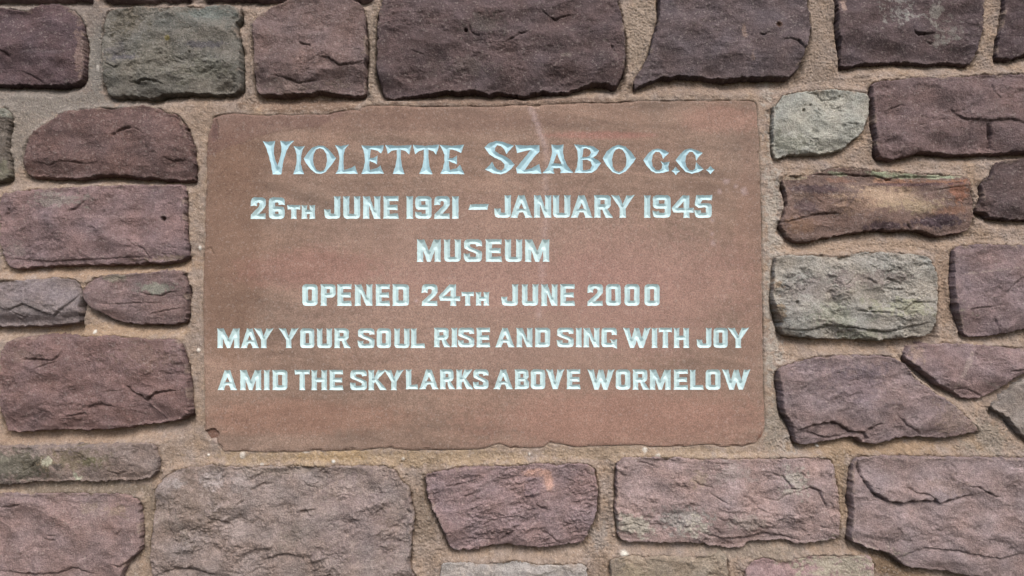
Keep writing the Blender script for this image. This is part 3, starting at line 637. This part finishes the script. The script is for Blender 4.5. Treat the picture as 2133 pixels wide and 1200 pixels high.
poly('letter', b0, sb0, [[(38,157),(80,120),(140,100),(200,108),(250,125),(300,142),(270,175),(235,218),(215,175),(185,148),(155,138),(132,160),(135,190),(170,217),(230,240),(275,272),(307,312),(270,355),(230,385),(180,397),(120,390),(45,355),(85,315),(108,283),(125,325),(155,355),(190,364),(215,343),(217,308),(192,278),(140,254),(85,222)]])
poly('letter', b0, sb0, [[(313,137),(420,141),(527,137),(530,195),(480,243),(430,312),(398,360),(460,343),(525,305),(535,350),(548,392),(328,388),(320,340),(365,285),(415,225),(450,183),(400,188),(328,210),(322,172)]])
poly('letter', b0, sb0, [[(632,133),(685,140),(743,133),(735,190),(748,260),(775,320),(828,383),(712,387),(718,362),(712,343),(655,343),(652,362),(662,390),(553,388),(600,335),(625,270),(640,200)],[(683,213),(665,262),(650,300),(722,303),(700,255)]])
poly('letter', b0, sb0, [[(835,132),(930,139),(1010,150),(1058,187),(1030,230),(1005,250),(1045,270),(1075,297),(1030,360),(990,385),(838,385),(860,330),(870,260),(865,190)],[(918,170),(945,165),(975,180),(985,205),(970,235),(940,245),(908,245),(915,210)],[(912,270),(950,268),(985,285),(993,320),(980,350),(945,362),(915,362),(912,310)]])
poly('letter', b0, sb0, [[(1088,255),(1125,195),(1180,150),(1235,135),(1290,150),(1340,195),(1385,257),(1340,320),(1290,375),(1235,397),(1180,380),(1125,320)],[(1235,168),(1265,180),(1290,215),(1302,262),(1295,320),(1270,360),(1235,377),(1200,365),(1178,325),(1172,265),(1185,210),(1205,180)]])
poly('letter', b0, sb0, [[(1450,270),(1490,215),(1530,180),(1580,168),(1640,182),(1680,207),(1650,235),(1625,262),(1615,225),(1590,197),(1560,197),(1535,225),(1525,275),(1535,325),(1560,357),(1595,360),(1615,345),(1620,310),(1605,283),(1640,292),(1685,285),(1672,325),(1680,368),(1620,385),(1565,388),(1520,365),(1480,320)]])
poly('full_stop', b0, sb0, [[(1700,367),(1722,352),(1738,330),(1756,353),(1778,368),(1756,382),(1740,405),(1724,383)]])
poly('letter', b0, sb0, [[(1737,270),(1780,215),(1820,180),(1870,168),(1925,182),(1980,207),(1945,240),(1920,277),(1912,230),(1890,200),(1860,197),(1832,230),(1823,280),(1835,330),(1860,360),(1890,362),(1912,345),(1920,288),(1950,320),(1987,352),(1940,378),(1880,392),(1825,375),(1780,325)]])
poly('full_stop', b0, sb0, [[(2008,358),(2030,344),(2047,322),(2065,343),(2085,357),(2065,373),(2047,397),(2029,374)]])

def fl(pts): return pts
def glyph(ch, w, h, s):
    """block letter of width w, height h, stroke s; y runs down; stems flare a little at their ends"""
    e = 0.8                                              # flare
    c = s * 0.55                                         # corner cut
    m = h / 2; b = s * 0.82                              # horizontal stroke
    def rr_(x0, y0, x1, y1, c): return [(x0+c,y0),(x1-c,y0),(x1-c*.3,y0+c*.3),(x1,y0+c),(x1,y1-c),(x1-c*.3,y1-c*.3),(x1-c,y1),(x0+c,y1),(x0+c*.3,y1-c*.3),(x0,y1-c),(x0,y0+c),(x0+c*.3,y0+c*.3)]
    if ch in 'I1': return [[(-e,0),(w/2,1),(w+e,0),(w,4),(w,h-4),(w+e,h),(-e,h),(0,h-4),(0,4)]]
    if ch in 'O0': return [rr_(0,0,w,h,c), rr_(s,b*1.1,w-s,h-b*1.1,1.2)]
    if ch == 'D': return [[(-e,0),(w-c,0),(w-c*.3,c*.3),(w,c),(w,h-c),(w-c*.3,h-c*.3),(w-c,h),(-e,h),(0,h-4),(0,4)], rr_(s,b*1.1,w-s,h-b*1.1,1.0)]
    if ch == 'U': return [[(-e,0),(s/2,1),(s+e,0),(s,4),(s,h-b),(w-s,h-b),(w-s,4),(w-s-e,0),(w-s/2,1),(w+e,0),(w,4),(w,h-c),(w-c*.3,h-c*.3),(w-c,h),(c,h),(c*.3,h-c*.3),(0,h-c),(0,4)]]
    if ch == 'J': return [[(w-s-e,0),(w-s/2,1),(w+e,0),(w,4),(w,h-c),(w-c*.3,h-c*.3),(w-c,h),(c,h),(c*.3,h-c*.3),(0,h-c),(-e,h*.58),(s*.5,h*.6),(s*1.0,h*.58),(s,h*.72),(s*1.1,h-b),(w-s,h-b),(w-s,4)]]
    if ch == 'L': return [[(-e,0),(s/2,1),(s+e,0),(s,4),(s,h-b),(w-1,h-b-1),(w,h),(-e,h),(0,h-4),(0,4)]]
    if ch == 'E': return [[(-e,0),(w-1,0),(w,-.3),(w,b+1),(w-1,b),(s,b),(s,m-b*.5),(w*.93,m-b*.5-.5),(w*.95,m+b*.5+.5),(s,m+b*.5),(s,h-b),(w-1,h-b-1),(w+e,h),(-e,h),(0,h-4),(0,4)]]
    if ch == 'T': return [[(-e,-.3),(2,0),(w-2,0),(w+e,-.3),(w,b+1),(w-2,b),(w/2+s/2,b),(w/2+s/2,h-4),(w/2+s/2+e,h),(w/2-s/2-e,h),(w/2-s/2,h-4),(w/2-s/2,b),(2,b),(0,b+1)]]
    if ch == 'H': return [[(-e,0),(s/2,1),(s+e,0),(s,4),(s,m-b*.5),(w-s,m-b*.5),(w-s,4),(w-s-e,0),(w-s/2,1),(w+e,0),(w,4),(w,h-4),(w+e,h),(w-s-e,h),(w-s,h-4),(w-s,m+b*.5),(s,m+b*.5),(s,h-4),(s+e,h),(-e,h),(0,h-4),(0,4)]]
    if ch == 'N': return [[(-e,0),(s/2,1),(s+1,0),(w-s,h*.60),(w-s,4),(w-s-e,0),(w-s/2,1),(w+e,0),(w,4),(w,h-2),(w+e,h),(w-s*.6,h),(w-s*1.05,h),(s,h*.42),(s,h-4),(s+e,h),(-e,h),(0,h-4),(0,4)]]
    if ch == 'M': return [[(-e,0),(s/2,1),(s*1.15,0),(w/2,h*.52),(w-s*1.15,0),(w-s/2,1),(w+e,0),(w,4),(w,h-4),(w+e,h),(w-s-e,h),(w-s,h-4),(w-s,h*.50),(w/2+s*.32,h),(w/2-s*.32,h),(s,h*.50),(s,h-4),(s+e,h),(-e,h),(0,h-4),(0,4)]]
    if ch == 'W': return [[(-e,-.5),(s*.6,1),(s*1.15,0),(w*.31,h*.52),(w*.42,0),(w*.5,1),(w*.58,0),(w*.69,h*.52),(w-s*1.15,0),(w-s*.6,1),(w+e,-.5),(w-2,5),(w*.745,h),(w*.59,h),(w*.5,h*.62),(w*.41,h),(w*.255,h),(2,5)]]
    if ch == 'V': return [[(-e,-.5),(s*.6,1),(s*1.25,0),(w*.5,h*.6),(w-s*1.25,0),(w-s*.6,1),(w+e,-.5),(w-2,5),(w*.5+s*.45,h),(w*.5-s*.45,h),(2,5)]]
    if ch == 'Y': return [[(-e,-.5),(s*.7,1),(s*1.3,0),(w*.5,h*.40),(w-s*1.3,0),(w-s*.7,1),(w+e,-.5),(w-3,4.5),(w*.5+s*.5,h*.58),(w*.5+s*.5,h-4),(w*.5+s*.5+e,h),(w*.5-s*.5-e,h),(w*.5-s*.5,h-4),(w*.5-s*.5,h*.58),(3,4.5)]]
    if ch == 'A': return [[(w*.5-s*.5,0),(w*.5,1),(w*.5+s*.5,0),(w*.5+s*.6,3),(w-1.5,h-4),(w+e,h),(w-s*1.2,h),(w-s*1.2,h-3),(w-s*1.5,h*.76),(s*1.5,h*.76),(s*1.2,h-3),(s*1.2,h),(-e,h),(1.5,h-4),(w*.5-s*.6,3)],
                           [(w*.5,h*.36),(w*.5-s*.42,h*.60),(w*.5+s*.42,h*.60)]]
    if ch == 'K': return [[(-e,0),(s/2,1),(s+e,0),(s,4),(s,h*.40),(w-s*1.55,0),(w-s*.9,1),(w-1,-.5),(w-3.5,4),(s*1.75,h*.46),(w-1,h-4),(w+e,h),(w-s*1.15,h),(s*1.25,h*.60),(s,h*.66),(s,h-4),(s+e,h),(-e,h),(0,h-4),(0,4)]]
    if ch in 'PR':
        w1 = w if ch == 'P' else w * .90
        o = [(-e,0),(w1-c,0),(w1-c*.3,c*.3),(w1,c),(w1,h*.60-c),(w1-c*.4,h*.60-c*.3)]
        if ch == 'P': o += [(w1-c,h*.62),(s,h*.62)]
        else: o += [(w1-s*.55,h*.62),(w-1,h-3),(w+e,h),(w-s*1.15,h),(s*1.35,h*.64),(s,h*.64)]
        o += [(s,h-4),(s+e,h),(-e,h),(0,h-4),(0,4)]
        return [o, [(s,b),(w1-s-1,b),(w1-s,b+1),(w1-s,h*.62-b-1),(w1-s-1,h*.62-b),(s,h*.62-b)]]
    if ch == 'B': return [[(-e,0),(w-c-1,0),(w-1-c*.3,c*.3),(w-1,c),(w-1,m-c*.8),(w-c*.7,m),(w,m+c*.8),(w,h-c),(w-c*.3,h-c*.3),(w-c,h),(-e,h),(0,h-4),(0,4)],
                           [(s,b),(w-s-1,b),(w-s-1,m-b*.45),(s,m-b*.45)], [(s,m+b*.5),(w-s,m+b*.5),(w-s,h-b),(s,h-b)]]
    if ch == 'S': return [[(c,0),(w-c,0),(w-c*.3,c*.3),(w,c),(w,h*.31),(w-s*.5,h*.30),(w-s*.9,h*.33),(w-s,h*.24),(w-s-1.5,b),(s+1,b),(s,b+1.5),(s,h*.30),(s+2,h*.34),(w-c*.9,h*.49),(w-.5,h*.56),(w,h*.63),(w,h-c),(w-c*.3,h-c*.3),(w-c,h),(c,h),(c*.3,h-c*.3),(0,h-c),(-e,h*.62),(s*.45,h*.65),(s,h*.63),(s,h*.76),(s+1.5,h-b),(w-s-1,h-b),(w-s,h-b-1.5),(w-s,h*.66),(w-s-2,h*.62),(c*.8,h*.46),(.5,h*.40),(0,h*.33),(0,c),(c*.3,c*.3)]]
    if ch == 'G': return [[(c,0),(w-c,0),(w-c*.3,c*.3),(w,c),(w,h*.38),(w-s*.5,h*.36),(w-s,h*.37),(w-s,b+1),(w-s-1,b),(s+1,b),(s,b+1),(s,h-b-1),(s+1,h-b),(w-s*1.05,h-b),(w-s*1.1,h*.66),(w-s*1.4,h*.58),(w-s*.6,h*.62),(w+e,h*.57),(w,h*.75),(w+.3,h+3),(w-s*.8,h-.3),(c,h),(c*.3,h-c*.3),(0,h-c),(0,c),(c*.3,c*.3)]]
    if ch == '2': return [[(c,0),(w-c,0),(w-c*.3,c*.3),(w,c),(w,h*.38),(w-c*.5,h*.50),(s*1.35,h-b),(w-1,h-b-1),(w,h),(-e,h),(0,h*.80),(w-s-1,h*.42),(w-s,h*.34),(w-s,b+2),(w-s-2,b),(s+2,b),(s,b+2),(s,h*.40),(s*.5,h*.38),(-e,h*.41),(0,c),(c*.3,c*.3)]]
    if ch == '5': return [[(3,0),(w-2,0),(w+e,-1),(w,b+1),(w-2,b),(s*1.25,b),(s*.95,h*.36),(w-c,h*.36),(w-c*.3,h*.36+c*.3),(w,h*.36+c),(w,h-c),(w-c*.3,h-c*.3),(w-c,h),(c,h),(c*.3,h-c*.3),(0,h-c),(-e,h*.64),(s*.5,h*.68),(s,h*.66),(s,h*.78),(s+1.5,h-b),(w-s-1,h-b),(w-s,h-b-1.5),(w-s,h*.56),(w-s-1.5,h*.54),(s*.6,h*.56),(-.5,h*.44)]]
    if ch == '9': return [[(c,0),(w-c,0),(w-c*.3,c*.3),(w,c),(w,h-c),(w-c*.3,h-c*.3),(w-c,h),(c,h),(c*.3,h-c*.3),(0,h-c),(-e,h*.68),(s*.5,h*.72),(s,h*.70),(s+1,h-b),(w-s-1,h-b),(w-s,h-b-1.5),(w-s,h*.60),(c,h*.60),(c*.3,h*.60-c*.3),(0,h*.60-c),(0,c),(c*.3,c*.3)], rr_(s,b,w-s,h*.60-b,1)]
    if ch == '6': return [[(w-c,h),(c,h),(c*.3,h-c*.3),(0,h-c),(0,c),(c*.3,c*.3),(c,0),(w-c,0),(w-c*.3,c*.3),(w,c),(w+e,h*.36),(w-s*.5,h*.34),(w-s,h*.35),(w-s,b+1),(w-s-1.5,b),(s+1,b),(s,b+1.5),(s,h*.42),(w-c,h*.42),(w-c*.3,h*.42+c*.3),(w,h*.42+c),(w,h-c),(w-c*.3,h-c*.3)][::-1], rr_(s,h*.42+b,w-s,h-b,1)]
    if ch == '4':
        x1 = w * .80; x0 = x1 - s * .95
        return [[(x1-s*1.1,0),(x1-s*.4,1),(x1,0),(x1,h*.56),(w,h*.55),(w,h*.78),(x1,h*.77),(x1,h-4),(x1+e,h),(x0-e,h),(x0,h-4),(x0,h*.77),(3,h*.77),(-1,h*.56)], [(x0,h*.28),(x0,h*.56),(s*.95,h*.56)]]
    if ch == '-': return [[(3,0),(w+e,-1),(w-1.5,h),(-e,h)]]
LINES = [
 (411,456,13,[('2',522.6,553.6),('6',560,593)]), (427,455.5,11,[('T',599,625),('H',628.5,656)]),
 (408.5,455.5,12.5,[('J',676,708.7),('U',715,750),('N',756.5,792),('E',799,830),('1',847,860),('9',865,899),('2',905,937),('1',942,955)]),
 (425.8,437,11,[('-',976.5,1017)]),
 (406.5,453.5,12.5,[('J',1030.5,1064),('A',1063.5,1108.5),('N',1112.5,1148),('U',1152,1188),('A',1189,1234),('R',1238,1276),('Y',1273,1321.5),('1',1342,1354.4),('9',1360,1397),('4',1400,1445),('5',1447.5,1483)]),
 (498.5,545.3,12.5,[('M',869,918),('U',925,960),('S',966.5,1004),('E',1012,1045),('U',1052,1087.6),('M',1094,1144)]),
 (592,637,12,[('O',629.8,661.8),('P',668.5,699.3),('E',703,732.4),('N',739.4,775.5),('E',783,812),('D',818,852),('2',879,911.4),('4',914.4,958.8)]),
 (608,636.5,10.5,[('T',962,986.6),('H',991.6,1018.4)]),
 (591.8,636.8,11.5,[('J',1045,1078.8),('U',1087.3,1121),('N',1127.8,1161),('E',1167.5,1197),('2',1224.3,1256),('0',1262,1293),('0',1301,1332.3),('0',1342.5,1374)]),
 (684,725,11,[('M',453,498.7),('A',501.5,539),('Y',529.5,569.5),('Y',581,622),('O',625.5,655),('U',660.6,691.7),('R',697,730),('S',746,780.3),('O',785,814.6),('U',821.7,853),('L',856.5,885.3)]),
 (682.8,723.3,11,[('R',904.6,938),('I',941,952.2),('S',954.6,988),('E',993,1020.7),('A',1032,1071.6),('N',1076.4,1109),('D',1115,1146),('S',1160.6,1195),('I',1200,1211.4),('N',1216,1248.5),('G',1253,1285)]),
 (682.8,724.6,11,[('W',1298,1355),('I',1358,1369),('T',1372.5,1399.6),('H',1404,1435),('J',1452,1482),('O',1486.4,1516),('Y',1516,1559.8)]),
 (770.6,812.6,11,[('A',453.8,493.4),('M',500.5,543.8),('I',550,561),('D',568,598.6),('T',614.5,644.7),('H',649,680.8),('E',686.6,714.5),('S',729.8,764.2),('K',768,804.5),('Y',800.5,840.7)]),
 (769.5,810.6,11,[('L',845.8,870.7),('A',874,913),('R',917,947.9),('K',951,985),('S',986,1017.4),('A',1028.7,1068),('B',1073,1102),('O',1105.7,1135.8),('V',1138,1175),('E',1181,1208.8)]),
 (769.8,811.8,11,[('W',1224.3,1279.5),('O',1282.8,1313),('R',1318.5,1352),('M',1354,1397),('E',1404,1433),('L',1437.5,1465.5),('O',1470,1500.8),('W',1504.6,1562.6)]),
]
for (y0, y1, s_, row) in LINES:
    for ch, x0, x1 in row:
        cs = glyph(ch, x1 - x0, y1 - y0, s_)
        kind = 'dash' if ch == '-' else ('numeral' if ch.isdigit() else 'letter')
        if ch == 'I' : kind = 'letter'
        LT.append((kind, [np.array([(x0 + x, y0 + y) for x, y in c], float) for c in cs]))

plaque = bpy.data.objects.new('stone_plaque', None); COL.objects.link(plaque)
pc = to_wall([(1008, 580)], HP)[0]
plaque.location = (pc[0] * S, -HP * S, Z0 - pc[1] * S); plaque.empty_display_size = 0.1
plaque['label'] = 'flat red-brown sandstone plaque with carved pale blue lettering set into the wall'
plaque['category'] = 'plaque'

def plaque_h(x, y):
    return HP + fbm(x, y, 260, 2, 300) * 1.2 + fbm(x, y, 40, 2, 301) * .35

# outlines of all letters on the wall plane
rl = random.Random(3)
letters = []
for kind, cs in LT:
    ws = []
    for c in cs:
        w = resample(to_wall(c, HP), 1.7)
        w = w + np.stack([fbm(w[:, 0], w[:, 1], 7, 2, 320), fbm(w[:, 0], w[:, 1], 7, 2, 325)], 1) * 0.7
        ws.append(w)
    letters.append((kind, ws))
def cdt(points, loops):
    vs = [Vector((float(x), float(y))) for x, y in points]; edges = []
    for lp in loops:
        k = len(vs); vs += [Vector((float(x), float(y))) for x, y in lp]
        n = len(lp); edges += [(k + i, k + (i + 1) % n) for i in range(n)]
    r = delaunay_2d_cdt(vs, edges, [], 0, 1e-4, False)
    V = np.array([(v.x, v.y) for v in r[0]]); F = np.array([f for f in r[2]])
    return V, F
def orient(V, F):
    a, b, c = V[F[:, 0]], V[F[:, 1]], V[F[:, 2]]
    cr = (b[:, 0]-a[:, 0])*(c[:, 1]-a[:, 1]) - (b[:, 1]-a[:, 1])*(c[:, 0]-a[:, 0])
    F = F.copy(); m = cr > 0; F[m] = F[m][:, ::-1]
    return F[np.abs(cr) > 1e-7]
def even_odd(x, y, ws):
    r = np.zeros(x.shape, bool)
    for w in ws: r ^= inside(x, y, w)
    return r

PAINT = srgb((193, 217, 220))
for kind, ws in letters:
    allp = np.vstack(ws); x0, y0 = allp.min(0); x1, y1 = allp.max(0)
    g = 0.85
    X, Y = np.meshgrid(np.arange(x0, x1, g), np.arange(y0, y1, g)); X = X.ravel(); Y = Y.ravel()
    m = even_odd(X, Y, ws); X, Y = X[m], Y[m]
    dist = np.min([seg_dist(X, Y, w) for w in ws], 0)
    m = dist > 0.45; X, Y = X[m], Y[m]
    V, F = cdt(np.stack([X, Y], 1), ws)
    cx = V[F].mean(1); F = F[even_odd(cx[:, 0], cx[:, 1], ws)]
    F = orient(V, F)
    d = np.min([seg_dist(V[:, 0], V[:, 1], w) for w in ws], 0); d[d < .05] = 0
    z = plaque_h(V[:, 0], V[:, 1]) - np.minimum(d * 0.66, 4.0 + (d - 6.1) * .4) * (1 + .06 * fbm(V[:, 0], V[:, 1], 12, 2, 330)) - np.where(d > .3, .10 * perlin(V[:, 0] * .4, V[:, 1] * .4, 331), 0)
    n = fbm(V[:, 0], V[:, 1], 30, 3, 332); n2 = sstep(.36, .55, fbm(V[:, 0], V[:, 1], 3.4, 2, 333))
    cl = np.ones((len(V), 3)) * PAINT * (1 + .07 * n)[:, None]
    cl = cl * (1 - .35 * n2[:, None]) + .35 * n2[:, None] * srgb((150, 175, 180))
    topl = sstep(-120, -260, V[:, 1])[:, None]               # upper lines darker and slightly bluer, fading out downwards
    cl = cl * (1 - topl) + cl * topl * np.array([.80, .90, .98])
    co = np.stack([V[:, 0], V[:, 1], z], 1)
    co, F, cl = compact(co, F, cl)
    make_mesh(kind, co, [F], M_PAINT, plaque, cl)

# slab with the letters cut out of it
g = 3.0
x0, y0 = PLr.min(0); x1, y1 = PLr.max(0)
X, Y = np.meshgrid(np.arange(x0, x1, g), np.arange(y0, y1, g)); X = X.ravel(); Y = Y.ravel()
X = X + (np.random.RandomState(1).rand(len(X)) - .5); Y = Y + (np.random.RandomState(2).rand(len(Y)) - .5)
ok = (seg_dist(X, Y, PLr) > 1.5) & inside(X, Y, PLr)
for kind, ws in letters:
    allp = np.vstack(ws); a = allp.min(0) - 3; b = allp.max(0) + 3
    m = np.where(ok & (X > a[0]) & (X < b[0]) & (Y > a[1]) & (Y < b[1]))[0]
    if len(m):
        dd = np.min([seg_dist(X[m], Y[m], w) for w in ws], 0)
        ok[m[(dd < 1.0) | even_odd(X[m], Y[m], ws)]] = False
V, F = cdt(np.stack([X[ok], Y[ok]], 1), [PLr] + [w for _, ws in letters for w in ws])
cx = V[F].mean(1)
kp = inside(cx[:, 0], cx[:, 1], PLr)
for kind, ws in letters:
    allp = np.vstack(ws); a = allp.min(0) - 1; b = allp.max(0) + 1
    m = np.where(kp & (cx[:, 0] > a[0]) & (cx[:, 0] < b[0]) & (cx[:, 1] > a[1]) & (cx[:, 1] < b[1]))[0]
    if len(m): kp[m[even_odd(cx[m, 0], cx[m, 1], ws)]] = False
F = orient(V, F[kp])
X, Y = V[:, 0], V[:, 1]
ed = seg_dist(X, Y, PLr)
chip = sstep(.1, .5, fbm(X, Y, 30, 2, 340))
Z = plaque_h(X, Y) - (1 - sstep(0, 3 + 3 * chip, ed)) * (1.0 + 3.2 * chip)
# broken lower left corner and spalled upper left edge
def pblob(px, py, rx, ry):
    w = to_wall([(px, py)], HP)[0]
    return np.sqrt(((X - w[0]) / rx) ** 2 + ((Y - w[1]) / ry) ** 2) + .35 * fbm(X, Y, 12, 3, 341)
Z -= 6 * (1 - sstep(.8, 1.05, pblob(440, 907, 17, 14)))
Z -= 2.2 * (1 - sstep(.8, 1.1, pblob(446, 270, 9, 26)))
Z -= 2.0 * (1 - sstep(.8, 1.1, pblob(1590, 915, 12, 14)))
def pline(pts, w):
    P = to_wall(pts, HP); best = np.full(X.shape, 1e9)
    for i in range(len(P) - 1):
        a = P[i]; d = P[i+1] - a; qx = X - a[0]; qy = Y - a[1]
        t = np.clip((qx*d[0]+qy*d[1])/(d@d), 0, 1); best = np.minimum(best, np.hypot(qx-t*d[0], qy-t*d[1]))
    return np.exp(-(best / w) ** 2)
Z -= 1.6 * pline([(428, 522), (438, 517), (444, 528)], 2.2)
Z -= .8 * pline([(1466, 213), (1474, 235), (1480, 262)], 2)
Z -= .7 * pline([(448, 902), (470, 896)], 2)
base = srgb((135, 114, 102))
wy = Y + fbm(X, Y, 260, 2, 350) * 40
band = fbm(X / 9, wy, 30, 4, 351, .6); band2 = fbm(X / 5, wy, 11, 3, 352, .6) + .7 * fbm(X / 16, wy + fbm(X, Y, 40, 2, 358) * 5, 5, 2, 356)
n1 = fbm(X, Y, 160, 3, 353); n2 = fbm(X, Y, 12, 3, 354)
cl = np.ones((len(V), 3)) * base * (1 + .42 * band + .16 * band2 + .16 * n1 + .08 * n2)[:, None]
hu = fbm(X, wy, 120, 3, 355); cl *= np.stack([1 + .05 * hu, 1 - .01 * hu, 1 - .04 * hu], 1)
def stain(px, py, rx, ry, c, k, b=.5):
    global cl
    r = pblob(px, py, rx, ry) + b * n1 * .5
    m = (k * (1 - sstep(.55, 1.25, r)))[:, None]; cl = cl * (1 - m) + srgb(c) * m
stain(1060, 600, 420, 210, (153, 128, 117), .75, .4); stain(1250, 850, 330, 60, (152, 124, 111), .5); stain(880, 250, 380, 32, (124, 101, 91), .6); stain(1560, 560, 30, 300, (142, 114, 102), .4); stain(500, 330, 90, 70, (114, 92, 80), .65); stain(480, 520, 70, 260, (122, 97, 83), .65)
stain(650, 560, 160, 45, (154, 114, 106), .4); stain(620, 870, 220, 40, (150, 112, 96), .4)
stain(1100, 590, 330, 60, (160, 128, 120), .4); stain(1350, 600, 220, 130, (158, 124, 116), .4); stain(1300, 880, 330, 60, (154, 116, 104), .4)
stain(1500, 250, 90, 30, (158, 124, 112), .5); stain(1250, 282, 120, 9, (158, 112, 104), .5, .2)
stain(446, 272, 9, 24, (96, 76, 72), .9, .1); stain(440, 905, 16, 13, (112, 84, 74), .8, .1); stain(1590, 915, 12, 13, (120, 82, 70), .7, .1)
# dark purple weathered corner above a curved line
e = to_wall([(425, 330), (470, 310), (530, 285), (600, 268), (670, 262), (715, 240), (745, 215)], HP)
yl = np.interp(X, e[:, 0], e[:, 1]); m = ((1 - sstep(-3, 2, Y - yl + n2 * 5)) * (X < e[-1, 0]) * .45)[:, None]
cl = cl * (1 - m) + m * srgb((112, 88, 84)); 
m = (.45 * pline([(500, 300), (530, 287), (565, 276), (620, 268), (665, 263)], 2.2))[:, None]; cl = cl * (1 - m) + m * srgb((88, 66, 60))
# pale run of limewash down the face
wash = np.maximum(pline([(1106, 226), (1118, 258), (1130, 290), (1140, 320)], 6), .55 * pline([(1140, 320), (1136, 380), (1139, 440), (1131, 520), (1126, 620), (1122, 660)], 6.5)) * np.clip(.75 + 1.2 * fbm(X, Y, 9, 3, 357), 0, 1)
m = (.42 * wash)[:, None]; cl = cl * (1 - m) + m * srgb((192, 174, 176))
for (px, py, r_) in [(1513, 378, 8), (1533, 388, 5), (1498, 398, 6), (1550, 398, 9), (1486, 508, 6), (1484, 460, 5), (867, 627, 4), (1483, 487, 4)]:
    m = (.30 * (1 - sstep(.3, 1.2, pblob(px, py, r_, r_) + .5 * n2)))[:, None]; cl = cl * (1 - m) + m * srgb((195, 178, 182))
cl = np.clip(cl, .01, .8)
co = np.stack([X, Y, Z], 1)
co, F, cl = compact(co, F, cl)
E3 = F
# rim walls only along the outer edge
co2, Q, vv = skirt(F, co, -40)
cc = co2[Q[:, 0]]; em = seg_dist(cc[:, 0], cc[:, 1], PLr) < 0.02; em &= seg_dist(co2[Q[:, 1], 0], co2[Q[:, 1], 1], PLr) < 0.02
Q = Q[em]
make_mesh('slab', co2, [F, Q], M_PLAQUE, plaque, np.vstack([cl, cl[vv]]))
bpy.context.view_layer.update()
